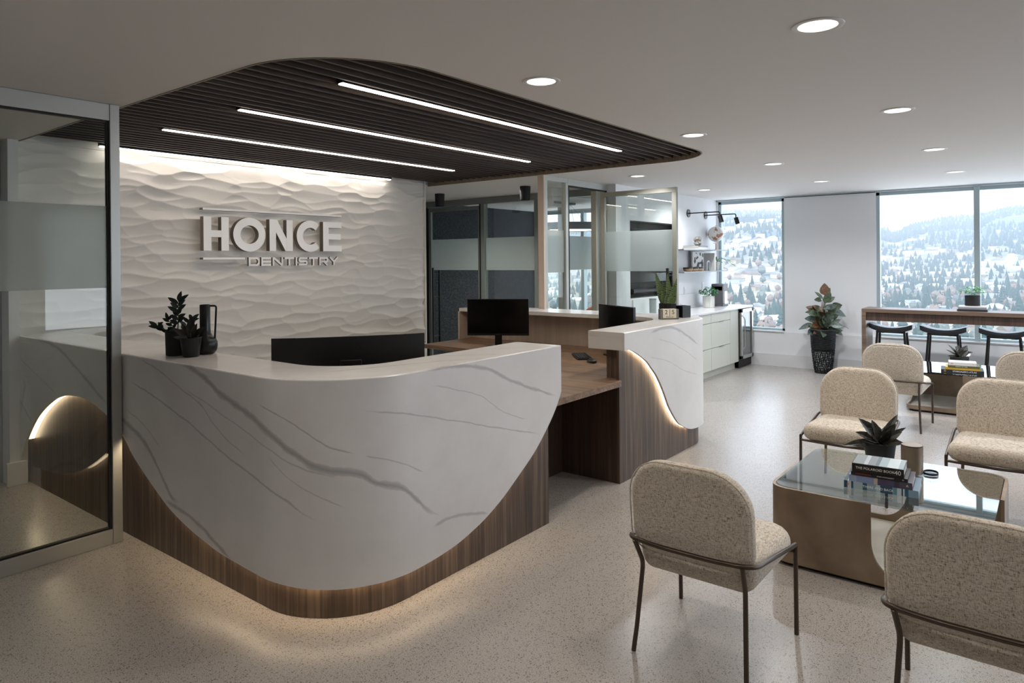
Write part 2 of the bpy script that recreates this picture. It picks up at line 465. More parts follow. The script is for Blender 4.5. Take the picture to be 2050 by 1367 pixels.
def pillow(mb, hw, hh, rs, T, er, fmap, dome_f=0, dome_b=0, n=8, inner=6, mi=0):
    """closed cushion: outline rounded rect in (u,v), thickness T in t (-T/2 back .. +T/2 front)"""
    if not isinstance(rs, (list, tuple)): rs = [rs] * 4
    rings = []
    m0 = min(hw, hh)
    def ins(d, t):
        rings.append([(x, y, t) for x, y in rrect(hw - d, hh - d, [max(r - d, .004) for r in rs], n)])
    seq = []
    for k in range(inner, 0, -1):
        d = er + (m0 - er - .004) * k / inner
        e = (d - er) / (m0 - er)
        seq.append((d, -T / 2 - dome_b * math.sin(e * PI / 2)))
    for k in range(6):
        a = R(90 * k / 5); seq.append((er * (1 - math.sin(a)), -T / 2 + er * (1 - math.cos(a))))
    for k in range(6):
        a = R(90 * k / 5); seq.append((er * (1 - math.cos(a)), T / 2 - er * (1 - math.sin(a))))
    for k in range(1, inner + 1):
        d = er + (m0 - er - .004) * k / inner
        e = (d - er) / (m0 - er)
        seq.append((d, T / 2 + dome_f * math.sin(e * PI / 2)))
    for d, t_ in seq: ins(d, t_)
    vs = [fmap(*p) for ring in rings for p in ring]
    N = len(rings[0]); fs = []
    for j in range(len(rings) - 1):
        for i in range(N):
            k = (i + 1) % N
            fs.append((j * N + i, j * N + k, (j + 1) * N + k, (j + 1) * N + i))
    fs.append(tuple(range(N - 1, -1, -1))); fs.append(tuple((len(rings) - 1) * N + i for i in range(N)))
    mb.add(vs, fs, mi)
    return mb
def text_mb(txt, size, depth=.0, spacing=1.0, shear=0, offset=0):
    cu = bpy.data.curves.new('lettering', 'FONT'); cu.body = txt; cu.size = size; cu.extrude = depth
    cu.align_x = 'CENTER'; cu.align_y = 'CENTER'; cu.space_character = spacing; cu.offset = offset; cu.resolution_u = 3
    o = bpy.data.objects.new('lettering', cu); C.objects.link(o)
    dg = bpy.context.evaluated_depsgraph_get(); dg.update()
    me = bpy.data.meshes.new_from_object(o.evaluated_get(dg))
    mb = MB(); mb.add([tuple(v.co) for v in me.vertices], [tuple(p.vertices) for p in me.polygons])
    bpy.data.objects.remove(o); bpy.data.curves.remove(cu); bpy.data.meshes.remove(me)
    return mb
def xform(mb, mtx):
    mb.v = [tuple(mtx @ Vector(v)) for v in mb.v]; return mb
def frame_mtx(origin, xa, ya, za):
    m_ = Matrix((Vector(xa), Vector(ya), Vector(za))).transposed().to_4x4(); m_.translation = Vector(origin); return m_

CH = 2.515           # ceiling height
WX = 10.546          # window wall
# ------------------------------------------------------------------ floor and ceiling
struct('floor', MB().box(-4, WX + .2, -4, 8.2, -.12, 0), 'terrazzo')
CL = [(1.775, 6.0)]
def arc(cx, cy, r, a0, a1, n=14):
    return [(cx + r * math.cos(R(a0 + (a1 - a0) * k / n)), cy + r * math.sin(R(a0 + (a1 - a0) * k / n))) for k in range(n + 1)]
cloud = [(1.775, 6.0)] + arc(1.775 + .62, 2.335 + .62, .62, 180, 270, 18) + arc(6.03 - .5, 2.335 + .5, .5, 270, 360, 14) + [(6.03, 6.0)]
DL = [(2.89, .72), (2.88, 2.05), (4.87, .75), (4.85, 2.08), (6.85, .78), (6.84, 2.12), (8.81, .81), (8.79, 2.17), (6.82, 3.57), (8.79, 3.62)]
DL_FILL = [(.92, .72), (.92, 2.05), (-1.1, .72), (-1.1, 2.05), (2.89, -.65), (4.86, -.65), (.92, -.65), (6.85, -.62), (8.81, -.6), (-1.1, 3.3), (.6, 5.2)]  # downlights added beyond the view to fill the room with light
outer = [(-4, -4), (WX + .2, -4), (WX + .2, 8.2), (-4, 8.2)]
holes = [list(reversed(cloud))]
for (x, y) in DL + DL_FILL:
    holes.append([(x + .075 * math.cos(-2 * PI * k / 24), y + .075 * math.sin(-2 * PI * k / 24)) for k in range(24)])
loops = [[Vector((p[0], p[1], 0)) for p in outer]] + [[Vector((p[0], p[1], 0)) for p in h] for h in holes]
tri = geometry.tessellate_polygon(loops)
flat = [p for l_ in loops for p in l_]
cb = MB(); nfl = len(flat)
cb.v = [(p.x, p.y, CH) for p in flat] + [(p.x, p.y, CH + .012) for p in flat]
for a, b, c in tri:
    cb.f.append((a, b, c)); cb.f.append((c + nfl, b + nfl, a + nfl))
o_ = 0
for l_ in loops:
    k = len(l_)
    for i in range(k):
        j = (i + 1) % k
        cb.f.append((o_ + i, o_ + j, o_ + j + nfl, o_ + i + nfl))
    o_ += k
cb.mi = [0] * len(cb.f)
struct('ceiling', cb, 'ceiling_paint', smooth=False)
struct('ceiling_slab', MB().box(-4.1, WX + .4, -4.1, 8.4, 2.72, 2.85), 'grey_wall')

# ------------------------------------------------------------------ slatted ceiling feature
sc_ = thing('slatted_ceiling_feature', 'dark wood slat ceiling with rounded corners recessed above the reception desk', 'ceiling feature', (3.9, 4.2, CH))
rb = MB()
inn = [(1.775 + .012, 6.0)] + arc(1.775 + .62, 2.335 + .62, .608, 180, 270, 18) + arc(6.03 - .5, 2.335 + .5, .488, 270, 360, 14) + [(6.018, 6.0)]
n_ = len(cloud)
vs = [(p[0], p[1], z) for z in (CH - .003, CH + .11) for p in cloud] + [(p[0], p[1], z) for z in (CH - .003, CH + .11) for p in inn]
fs = []
for i in range(n_ - 1):
    fs += [(i, i + 1, n_ + i + 1, n_ + i), (2 * n_ + i, 3 * n_ + i, 3 * n_ + i + 1, 2 * n_ + i + 1), (i, 2 * n_ + i, 2 * n_ + i + 1, i + 1), (n_ + i, n_ + i + 1, 3 * n_ + i + 1, 3 * n_ + i)]
rb.add(vs, fs)
obj('rim', rb, 'rim_wood', sc_, world=True)
obj('backing_panel', MB().prism(cloud, CH + .112, CH + .13), 'slat_wood', sc_, world=True, smooth=False)
def cloud_x(y):
    xl, xr = 1.79, 6.016
    if y < 2.335 + .62: xl = 2.395 - math.sqrt(max(.607 ** 2 - (2.955 - y) ** 2, 0))
    if y < 2.335 + .5: xr = 5.53 + math.sqrt(max(.487 ** 2 - (2.835 - y) ** 2, 0))
    return xl, xr
LY = [2.945, 3.925, 4.905]
y = 2.395
while y < 5.9:
    xl, xr = cloud_x(y - .008)
    xl2, xr2 = cloud_x(y + .008)
    xl, xr = max(xl, xl2), min(xr, xr2)
    segs = [(xl, xr)]
    for ly in LY:
        if abs(y - ly) < .04: segs = [(xl, 2.30), (5.32, xr)]
    for a, b in segs:
        obj('slat', MB().box(a, b, y - .009, y + .009, CH + .03, CH + .1115), 'slat_wood', sc_, world=True, smooth=False)
    y += .098
def linear_light(name, label, y, x0, x1, w, z, mt, parent_label=None, group=None):
    t_ = thing('linear_light', label, 'ceiling light', ((x0 + x1) / 2, y, z), 0, group)
    obj('housing', MB().box(x0 - .01, x1 + .01, y - w / 2 - .006, y + w / 2 + .006, z + .004, CH + .1115), 'black_metal', t_, world=True, smooth=False)
    obj('diffuser', MB().box(x0, x1, y - w / 2, y + w / 2, z, z + .006), mt, t_, world=True, smooth=False)
for ly, lb in zip(LY, ('long glowing linear light in the slatted ceiling, nearest the rounded front edge', 'middle one of the three glowing linear lights in the slatted ceiling', 'glowing linear light in the slatted ceiling, nearest the textured sign wall')):
    linear_light('linear_light', lb, ly, 2.32, 5.30, .040, CH + .022, 'led_warm')
cv_ = thing('cove_light', 'glowing light strip where the slatted ceiling meets the textured wall', 'ceiling light', (3.8, 5.93, CH))
obj('housing', MB().box(2.30, 5.36, 5.915, 5.955, CH + .022, CH + .1), 'black_metal', cv_, world=True, smooth=False)
obj('diffuser', MB().box(2.31, 5.35, 5.918, 5.952, CH + .012, CH + .021), 'led_cove', cv_, world=True, smooth=False)

# ------------------------------------------------------------------ feature wall: carved plaster relief
nx, nz = 520, 380
x0, x1, z0, z1 = 1.76, 5.965, .60, CH + .10
gx = np.linspace(x0, x1, nx); gz = np.linspace(z0, z1, nz)
X_, Z_ = np.meshgrid(gx, gz)
def snoise(X, Z, sc, seed):
    r_ = np.random.default_rng(seed); out = np.zeros_like(X)
    for k in range(8):
        a = r_.uniform(0, 2 * PI); f_ = sc * r_.uniform(.6, 1.6); p = r_.uniform(0, 2 * PI)
        out += np.sin((X * math.cos(a) + Z * math.sin(a) * 1.8) * f_ + p)
    return out / 8
Xw = X_ + .10 * snoise(X_, Z_, 6, 3); Zw = Z_ + .045 * snoise(X_, Z_, 9, 4)
# gouged scoops: each is a shallow elliptical bowl, the lower lip steeper than the upper one
pts = []
zz = z0 - .1
while zz < z1 + .1:
    xx = x0 - .3 + rng.uniform(0, .3)
    while xx < x1 + .3:
        pts.append((xx, zz + rng.uniform(-.04, .04), rng.uniform(.6, 1.5), rng.uniform(0, .55))); xx += rng.uniform(.18, .50)
    zz += rng.uniform(.065, .10)
H_ = np.full(X_.shape, 1e9)
for (px, pz, k, lift) in pts:
    dz_ = (Zw - pz) / (.070 * k); dz_ = np.where(dz_ < 0, dz_ * 1.45, dz_)
    d_ = np.sqrt(((Xw - px) / (.235 * k)) ** 2 + dz_ ** 2)
    H_ = np.minimum(H_, d_ ** 1.7 * (.5 + .5 * k) + lift)
H_ = np.clip(H_, 0, 3.2) * .0155
fw = MB()
fw.v = [(float(a), float(b), float(c)) for a, b, c in zip(X_.ravel(), (6.0 - H_ + .022).ravel(), Z_.ravel())]
idx = np.arange(nx * nz).reshape(nz, nx)
q = np.stack([idx[:-1, :-1], idx[:-1, 1:], idx[1:, 1:], idx[1:, :-1]], -1).reshape(-1, 4)
fw.f = [tuple(int(k) for k in r_) for r_ in q]; fw.mi = [0] * len(fw.f)
fw.box(x0, x1, 6.02, 6.16, 0, 2.70); fw.box(x0, x1, 5.99, 6.03, 0, .61)
fw.box(x1 - .01, x1 + .004, 5.985, 6.16, 0, CH + .1)
struct('wall_back', fw, 'feature_plaster')

# ------------------------------------------------------------------ plain walls
struct('wall_left', MB().box(-4.1, -4, -4, 8.2, 0, 2.72), 'wall_paint', smooth=False)
wr = MB().box(-4, WX + .2, -4.1, -4, 0, .51).box(-4, WX + .2, -4.1, -4, 2.49, 2.72).box(-4, 4.0, -4.1, -4, .51, 2.49).box(10.0, WX + .2, -4.1, -4, .51, 2.49)
struct('wall_right', wr, 'wall_paint', smooth=False)
wf = MB().box(4, 10, -4.08, -4.02, .51, .56).box(4, 10, -4.08, -4.02, 2.44, 2.49)
for k in range(5): wf.box(4 + k * 1.485, 4.06 + k * 1.485, -4.08, -4.02, .51, 2.49)
wo = struct('window_added', wf, 'alu_cool', smooth=False)  # windows added in the unseen right wall to bring in daylight
b = MB().box(1.695, 1.762, 5.95, 6.16, 0, CH)
struct('trim_1', b, 'wall_paint', smooth=False)
struct('baseboard_left', MB().box(1.67, 1.80, 5.925, 5.95, 0, .17), 'baseboard_paint', bev=.003)
struct('wall_corridor', MB().box(-4, 1.694, 6.10, 6.2, 0, CH), 'grey_wall', smooth=False)
struct('wall_front', MB().box(-4, -.6, 4.2, 4.32, 0, CH), 'wall_paint', smooth=False)
# kitchen wall with the display niche
b = MB()
ky0, ky1 = 4.15, 4.29
nx0, nx1, nz0, nz1 = 7.71, 9.12, 1.11, 2.09
b.box(7.36, nx0, ky0, ky1, 0, CH).box(nx1, WX, ky0, ky1, 0, CH).box(nx0, nx1, ky0, ky1, 0, nz0).box(nx0, nx1, ky0, ky1, nz1, CH)
struct('wall_kitchen', b, 'wall_paint', smooth=False)
# window wall
b = MB()
t0, t1 = WX, WX + .18
W1 = (3.12, 4.13); W2 = (-3.6, 1.90); sill, head = .51, 2.49
MW = (4.45, 7.55)
b.box(t0 - .05, t1, -4, 8.2, 0, sill)
b.box(t0, t1, -4, W2[0], sill, CH).box(t0, t1, W2[1], W1[0], sill, CH).box(t0, t1, W1[1], MW[0], sill, CH).box(t0, t1, MW[1], 8.2, sill, CH)
b.box(t0, t1, -4, 8.2, head, CH)
struct('wall_window', b, 'wall_paint', smooth=False)
struct('baseboard_window', MB().box(WX - .068, WX - .05, -4, 4.2, 0, .18), 'baseboard_paint', smooth=False)
struct('trim_2', MB().box(WX - .03, WX + .0, -4, 4.2, CH - .016, CH - .001), 'alu_cool', smooth=False)
def window(name, y0, y1, z0, z1, mull=(), fw_=.045, mt='alu_cool'):
    b = MB(); xa, xb = WX + .03, WX + .10
    b.box(xa, xb, y0, y1, z0, z0 + fw_).box(xa, xb, y0, y1, z1 - fw_, z1).box(xa, xb, y0, y0 + fw_, z0, z1).box(xa, xb, y1 - fw_, y1, z0, z1)
    for m_ in mull: b.box(WX - .01, xb, m_ - .032, m_ + .032, z0, z1)
    o = struct(name, b, mt, smooth=False, bev=.003)
    ys = [y0] + list(mull) + [y1]
    for a, c in zip(ys[:-1], ys[1:]):
        obj('pane', MB().box(WX + .062, WX + .070, a + .02, c - .02, z0 + .02, z1 - .02), 'window_glass', o, smooth=False)
    return o
window('window_1', W1[0], W1[1], sill, head)
window('window_2', W2[0], W2[1], sill, head, (.746, -.5, -1.75))
window('window_3', MW[0], MW[1], sill - .0, head, (6.63, 5.6))
struct('trim_3', MB().box(WX - .07, WX + .03, W2[0], W2[1], sill - .001, sill + .012).box(WX - .07, WX + .03, W1[0], W1[1], sill - .001, sill + .012), 'white_metal', smooth=False)
# meeting room
struct('wall_felt', MB().box(5.97, WX, 7.68, 7.78, 0, CH), 'felt', smooth=False)
struct('wall_corridor_end', MB().box(5.90, 5.97, 6.16, 7.78, 0, CH), 'wall_paint', smooth=False)

# ------------------------------------------------------------------ glass partitions
def pane_set(parent, axis, c, a0, a1, z0, z1, frost=(1.465, 1.93), th=.010):
    def bx(n_, u0, u1, w0, w1, t_, mt):
        if axis == 'y': mb = MB().box(u0, u1, c - t_, c + t_, w0, w1)
        else: mb = MB().box(c - t_, c + t_, u0, u1, w0, w1)
        return obj(n_, mb, mt, parent, world=parent is not None, smooth=False)
    bx('glass_pane', a0, a1, z0, z1, th / 2, 'glass')
    if frost: bx('frosted_band', a0 + .004, a1 - .004, frost[0], frost[1], th / 2 + .0015, 'frost')
def part_frame(axis, c, u0, u1, z0, z1, w, d, mb=None):
    mb = mb or MB()
    def bx(a, b_, e, f):
        if axis == 'y': mb.box(a, b_, c - d, c + d, e, f)
        else: mb.box(c - d, c + d, a, b_, e, f)
    bx(u0, u1, z0, z0 + w); bx(u0, u1, z1 - w, z1); bx(u0, u0 + w, z0 + w, z1 - w); bx(u1 - w, u1, z0 + w, z1 - w)
    return mb
# front-left screen beside the desk
gp = thing('glass_partition', 'tall glass screen with silver frame and frosted band against the left end of the white desk', 'glass partition', (1.2, 4.264, 0))
obj('frame', MB().box(-.6, 1.70, 4.239, 4.289, CH - .095, CH - .001).box(-.6, 1.70, 4.239, 4.289, 0, .085).box(-.6, -.54, 4.239, 4.289, .085, CH - .095), 'alu', gp, world=True, bev=.002)
obj('end_post', MB().box(1.70, 1.752, 4.235, 4.295, 0, CH - .001), 'alu', gp, world=True, bev=.002)
obj('gasket', MB().box(1.688, 1.70, 4.25, 4.278, .085, CH - .095).box(-.54, 1.69, 4.25, 4.278, .085, .095).box(-.54, 1.69, 4.25, 4.278, CH - .105, CH - .095), 'gasket', gp, world=True, smooth=False)
pane_set(gp, 'y', 4.264, -.54, 1.69, .09, CH - .1)
# sidelight and door frame behind the desk
gs = thing('glass_partition', 'narrow frosted sidelight and tall door frame behind the back ledge of the desk', 'glass partition', (6.6, 4.3, 0))
b = part_frame('y', 4.3, 6.045, 6.50, 0, CH - .001, .05, .03)
b.box(6.50, 7.36, 4.27, 4.33, CH - .075, CH - .001)
obj('frame', b, 'alu', gs, world=True, bev=.002)
obj('end_board', MB().box(6.01, 6.045, 4.262, 4.338, 0, CH - .001), 'beige_laminate', gs, world=True, smooth=False)
obj('jamb', MB().box(7.13, 7.33, 4.29, 4.36, 0, CH - .075), 'alu_warm', gs, world=True, bev=.002)
obj('gasket', MB().box(7.33, 7.355, 4.27, 4.36, 0, CH - .075).box(6.50, 6.53, 4.275, 4.325, 0, CH - .075).box(6.53, 7.33, 4.275, 4.325, CH - .09, CH - .075), 'gasket', gs, world=True, smooth=False)
pane_set(gs, 'y', 4.3, 6.095, 6.45, .05, CH - .05)
# open door leaf
dr = struct('door_1', part_frame('x', 7.17, 3.27, 4.235, .01, 2.40, .055, .022), 'alu_warm', bev=.002)
pane_set(dr, 'x', 7.17, 3.325, 4.18, .06, 2.35)
obj('pull_handle', MB().tube([(7.10, 3.36, 1.02), (7.10, 3.36, 1.50)], .016).tube([(7.10, 3.36, 1.1), (7.24, 3.36, 1.1)], .008).tube([(7.10, 3.36, 1.42), (7.24, 3.36, 1.42)], .008).tube([(7.24, 3.36, 1.02), (7.24, 3.36, 1.50)], .016), 'black_metal', dr)
# meeting room glass front (x = 7.65) and its door
gm = thing('glass_partition', 'grey-framed glass front of the dark felt-walled meeting room, frosted across the middle', 'glass partition', (7.65, 6.2, 0))
b = MB()
b.box(7.61, 7.69, 4.36, 7.68, CH - .09, CH - .001).box(7.61, 7.69, 7.61, 7.68, 0, CH - .09).box(7.61, 7.69, 6.45, 6.52, 0, CH - .09).box(7.61, 7.69, 5.50, 5.56, 0, CH - .09).box(7.61, 7.69, 4.36, 4.42, 0, CH - .09)
b.box(7.61, 7.69, 5.56, 6.45, 0, .06).box(7.61, 7.69, 4.42, 5.50, 0, .06)
obj('frame', b, 'alu_dark', gm, world=True, bev=.002)
obj('gasket', MB().box(7.60, 7.70, 6.52, 6.535, 0, CH - .09).box(7.60, 7.70, 7.60, 7.61, 0, CH - .09), 'gasket', gm, world=True, smooth=False)
pane_set(gm, 'x', 7.65, 5.56, 6.45, .06, CH - .09)
d2 = struct('door_2', part_frame('x', 7.65, 6.54, 7.595, .01, CH - .11, .05, .02), 'alu_dark', bev=.002)
pane_set(d2, 'x', 7.65, 6.59, 7.545, .06, CH - .16)
hb = MB()
for xx in (7.58, 7.72):
    hb.tube([(xx, 7.46, .30), (xx, 7.46, 1.50)], .017)
for z_ in (.45, 1.05, 1.40):
    hb.tube([(7.58, 7.46, z_), (7.72, 7.46, z_)], .009)
obj('pull_handle', hb, 'black_metal', d2)
# second partition further in
gi = thing('glass_partition', 'inner glass partition with frosted band seen through the tall doorway', 'glass partition', (9.1, 5.2, 0))
b = part_frame('y', 5.2, 7.70, WX - .01, 0, CH - .001, .05, .03)
b.box(8.66, 8.72, 5.17, 5.23, .05, CH - .05)
obj('frame', b, 'alu', gi, world=True, bev=.002)
pane_set(gi, 'y', 5.2, 7.75, WX - .06, .05, CH - .05)

# ------------------------------------------------------------------ recessed downlights
def rl(names): return names
DLAB = ['large round recessed downlight at the top right, nearest the camera',
        'round recessed downlight just right of the front edge of the slatted ceiling',
        'round recessed downlight above the front lounge chairs, second in the right row',
        'round recessed downlight right above the far tip of the slatted ceiling',
        'round recessed downlight third from the front in the right row',
        'round recessed downlight third from the front in the middle row',
        'round recessed downlight nearest the wide window in the right row',
        'round recessed downlight nearest the window wall in the middle row',
        'round recessed downlight above the open glass door',
        'round recessed downlight above the kitchen counter']
first_dl = None
def make_dl():
    t_ = thing('downlight', DLAB[0], 'downlight', (0, 0, 0), 0)
    obj('trim_ring', MB().lathe([(.072, .004), (.074, -.003), (.084, -.007), (.096, -.004), (.098, -.0005), (.090, .0), (.076, .002)], 40, cap=False), 'white_metal', t_)
    obj('reflector', MB().lathe([(.0735, .0), (.066, .05), (.064, .085)], 40, cap=False), 'white_plastic', t_)
    obj('lens', MB().lathe([(.064, .060), (.064, .066)], 40), 'lamp_glow', t_)
    return t_
for i, (x, y) in enumerate(DL + DL_FILL):
    lb = DLAB[i] if i < len(DL) else 'added fill downlight out of view in the waiting area ceiling'
    gr = 'recessed downlights in the white ceiling'
    if first_dl is None:
        first_dl = make_dl(); first_dl.location = (x, y, CH); first_dl['group'] = gr
    else:
        dup(first_dl, (x, y, CH), 0, lb, gr)
    warm = (1, .93, .86) if x < 5.5 else (.95, .97, 1)
    light('downlight_lamp', 'SPOT', (x, y, CH - .012), DOWN_E * (.85 if x < 4 else 1.1 if x < 6 else 2.1), warm, (0, 0, 0), spot_size=R(125 if x < 6 else 155), spot_blend=.9, shadow_soft_size=.035)
for (x, y) in ((8.6, 6.4), (9.6, 6.4), (6.8, 6.2), (6.8, 5.2), (9.2, 4.8)):
    l_ = light('office_fill', 'SPOT', (x, y, CH - .012), 34, (1, .95, .9), (0, 0, 0), spot_size=R(130), spot_blend=.8, shadow_soft_size=.06)  # unseen fill spots without fixtures, brightening the meeting room and corridor

# ------------------------------------------------------------------ reception desk (left wing with the wave-cut marble front)
LOW = [(0, .19), (.07, .20), (.09, .22), (.12, .279), (.25, .424), (.40, .543), (.61, .653), (.77, .712), (.98, .750), (1.14, .758), (1.33, .743), (1.476, .712), (1.573, .68), (1.79, .58), (1.856, .527), (2.07, .41), (2.23, .333), (2.31, .30), (2.5, .247), (2.67, .215), (2.81, .194), (2.99, .183), (3.15, .176), (3.4, .16), (3.6, .152), (3.9, .150), (4.0, .153), (4.18, .170), (4.39, .222), (4.56, .293), (4.738, .397), (4.883, .491), (4.984, .577), (5.078, .672), (5.133, .744), (5.165, .80)]
def smooth_fn(pts):
    xs = np.array([p[0] for p in pts]); ys = np.array([p[1] for p in pts])
    d = np.diff(ys) / np.diff(xs)
    m_ = np.concatenate([[d[0]], [(0 if a * b <= 0 else 2 * a * b / (a + b)) for a, b in zip(d[:-1], d[1:])], [d[-1]]])
    def f(x):
        x = min(max(x, xs[0]), xs[-1]); i = min(max(int(np.searchsorted(xs, x)) - 1, 0), len(xs) - 2)
        h = xs[i + 1] - xs[i]; t_ = (x - xs[i]) / h
        return float((2 * t_**3 - 3 * t_**2 + 1) * ys[i] + (t_**3 - 2 * t_**2 + t_) * h * m_[i] + (-2 * t_**3 + 3 * t_**2) * ys[i + 1] + (t_**3 - t_**2) * h * m_[i + 1])
    return f
low = smooth_fn(LOW)
XE = 3.505
A1, A2 = 3.135, 3.135 + PI * .25
SEND = A2 + XE - 2.26
def dpt(s, off=0.0):
    """point on the desk outline at arc length s (measured on the marble face), pushed inwards by off"""
    if s < A1: return (1.76 + off, 6.0 - s)
    if s < A2:
        a = (s - A1) / .5; r = .5 - off
        return (2.26 - r * math.cos(a), 2.865 - r * math.sin(a))
    return (2.26 + s - A2, 2.365 + off)
svals = sorted(set([round(s, 4) for s in list(np.linspace(.02, A1, 110)) + list(np.linspace(A1, A2, 26)) + list(np.linspace(A2, SEND, 60))]))
desk = thing('reception_desk', 'large white marble and walnut reception desk with a wave-cut front and big rounded corner', 'reception desk', (1.79, 2.40, 0))
def skin(svals, pt, lowf, th, ztop, nz=14, bev_=.004):
    mb = MB(); rows = nz + 1
    for s in svals:
        zb = lowf(s)
        for k in range(rows):
            z = zb + (ztop - bev_ - zb) * k / nz; p = pt(s, 0); mb.v.append((p[0], p[1], z))
        p = pt(s, bev_); mb.v.append((p[0], p[1], ztop))
        p = pt(s, th); mb.v.append((p[0], p[1], ztop)); mb.v.append((p[0], p[1], zb))
    m_ = rows + 3
    for i in range(len(svals) - 1):
        for k in range(m_):
            a = i * m_ + k; b = i * m_ + (k + 1) % m_
            mb.f.append((a, a + m_, b + m_, b))
    mb.f.append(tuple(range(m_))); mb.f.append(tuple((len(svals) - 1) * m_ + k for k in range(m_ - 1, -1, -1)))
    mb.mi = [0] * len(mb.f)
    return mb, m_
mb, m_ = skin(svals, dpt, low, .018, 1.08)
obj('marble_front', mb, 'marble_front', desk, world=True, uvf=lambda v, i: (svals[i // m_], v[2]))
# ledge
outl = [dpt(s, .0178) for s in svals]
INX, INY, IR = 2.10, 2.70, .34
innl = [(XE, INY)] + arc(INX + IR, INY + IR, IR, 270, 180, 14) + [(INX, 5.985)]
mb = MB(); P = outl + innl
tr = geometry.tessellate_polygon([[Vector((p[0], p[1], 0)) for p in P]])
n_ = len(P); mb.v = [(p[0], p[1], 1.08) for p in P] + [(p[0], p[1], 1.04) for p in P]
mb.f = [t_ for t_ in tr] + [(c + n_, b + n_, a + n_) for a, b, c in tr] + [(i, (i + 1) % n_, (i + 1) % n_ + n_, i + n_) for i in range(n_)]
mb.mi = [0] * len(mb.f)
obj('marble_ledge', mb, 'marble_ledge', desk, world=True, uvf=lambda v, i: (v[0], v[1]), smooth=False)
# wooden body
WO = .057
sv = [s for s in svals if s <= SEND - .045]
mb = MB()
for s in sv:
    for off in (WO, WO + .02):
        p = dpt(s, off); mb.v += [(p[0], p[1], .001), (p[0], p[1], 1.039)]
for i in range(len(sv) - 1):
    a = i * 4; b = a + 4
    mb.f += [(a, b, b + 1, a + 1), (a + 2, a + 3, b + 3, b + 2), (a, a + 2, b + 2, b), (a + 1, b + 1, b + 3, a + 3)]
mb.f += [(0, 1, 3, 2)]; k = (len(sv) - 1) * 4; mb.f += [(k, k + 2, k + 3, k + 1)]
mb.mi = [0] * len(mb.f)
obj('wood_base', mb, 'walnut', desk, world=True)
obj('end_panel', MB().box(3.42, 3.46, 2.4415, 2.90, .001, 1.039), 'walnut', desk, world=True, bev=.001)
obj('inner_panel', MB().box(2.08, 2.10, 3.05, 5.97, .72, 1.039).box(2.45, 3.42, 2.70, 2.72, .745, 1.039), 'beige_laminate', desk, world=True, smooth=False)
WT = [(1.84, 5.97), (1.84, 2.95), (2.0, 2.62), (2.3, 2.45), (3.46, 2.45), (3.46, 3.15), (3.1, 3.2), (2.85, 3.5), (2.8, 3.9), (2.8, 5.97)]
obj('worktop', MB().prism(WT, .70, .74), 'walnut_top', desk, world=True, bev=.001)
# LED ribbon behind the marble's lower edge
def ribbon(svals, pt, lowf, o0, o1, up=.006, th=.003):
    mb = MB()
    pts_ = []
    for i, s in enumerate(svals):
        e = .004
        d = (lowf(s + e) - lowf(s - e)) / (2 * e); L = math.hypot(1, d)
        ss = s - d / L * up; zz_ = lowf(s) + up / L
        pts_.append((ss, zz_, -d / L, 1 / L))
    for ss, z, ns, nz_ in pts_:
        for o, dd in ((o0, 0), (o1, 0), (o1, th), (o0, th)):
            p = pt(ss + ns * dd, o); mb.v.append((p[0], p[1], z + nz_ * dd))
    for i in range(len(svals) - 1):
        for k in range(4):
            a = i * 4 + k; b = i * 4 + (k + 1) % 4
            mb.f.append((a, a + 4, b + 4, b))
    mb.mi = [0] * len(mb.f)
    return mb
obj('led_strip', ribbon([s for s in svals if .16 < s < 5.05], dpt, low, .0195, .0555), 'led_desk', desk, world=True)

# ------------------------------------------------------------------ reception desk (right wing)
desk2 = thing('reception_desk', 'second wing of the desk with walnut worktop, square marble end and glowing S-shaped edge', 'reception desk', (4.9, 2.5, 0))
X2, Y2, XR = 4.345, 2.39, 6.10
R2 = .45
B1 = XR - R2 - X2
B2 = B1 + R2 * PI / 2
def ept(s, off=0.0):
    if s < B1: return (X2 + s, Y2 + off)
    if s < B2:
        a = (s - B1) / R2; r = R2 - off
        return (XR - R2 + r * math.sin(a), Y2 + R2 - r * math.cos(a))
    return (XR - off, Y2 + R2 + s - B2)
LOW2 = [(0, .953), (.06, .953), (.11, .943), (.191, .912), (.27, .875), (.349, .834), (.43, .77), (.496, .717), (.618, .576), (.718, .432), (.79, .358), (.854, .298), (.92, .253), (.991, .223), (1.06, .195), (1.135, .176), (1.2, .168), (1.259, .165), (1.5, .165), (2.4, .165), (4.6, .165)]
low2 = smooth_fn(LOW2)
S2 = B2 + 5.17 - (Y2 + R2)
sv2 = sorted(set([round(s, 4) for s in list(np.linspace(0, B1, 60)) + list(np.linspace(B1, B2, 22)) + list(np.linspace(B2, S2, 12))]))
mb, m2_ = skin(sv2, ept, low2, .018, 1.08)
obj('marble_front', mb, 'marble_side', desk2, world=True, uvf=lambda v, i: (sv2[i // m2_] + X2, v[2]))
outl = [ept(s, .0178) for s in sv2]
inn2 = [(5.66, 5.17), (5.66, 3.05)] + arc(5.66 - .34, 2.69 + .34, .34, 0, -90, 14)[1:] + [(X2, 2.69)]
P = outl + inn2
tr = geometry.tessellate_polygon([[Vector((p[0], p[1], 0)) for p in P]])
n_ = len(P); mb = MB(); mb.v = [(p[0], p[1], 1.08) for p in P] + [(p[0], p[1], 1.045) for p in P]
mb.f = [t_ for t_ in tr] + [(c + n_, b + n_, a + n_) for a, b, c in tr] + [(i, (i + 1) % n_, (i + 1) % n_ + n_, i + n_) for i in range(n_)]
mb.mi = [0] * len(mb.f)
obj('marble_ledge', mb, 'marble_ledge', desk2, world=True, uvf=lambda v, i: (v[0], v[1]), smooth=False)
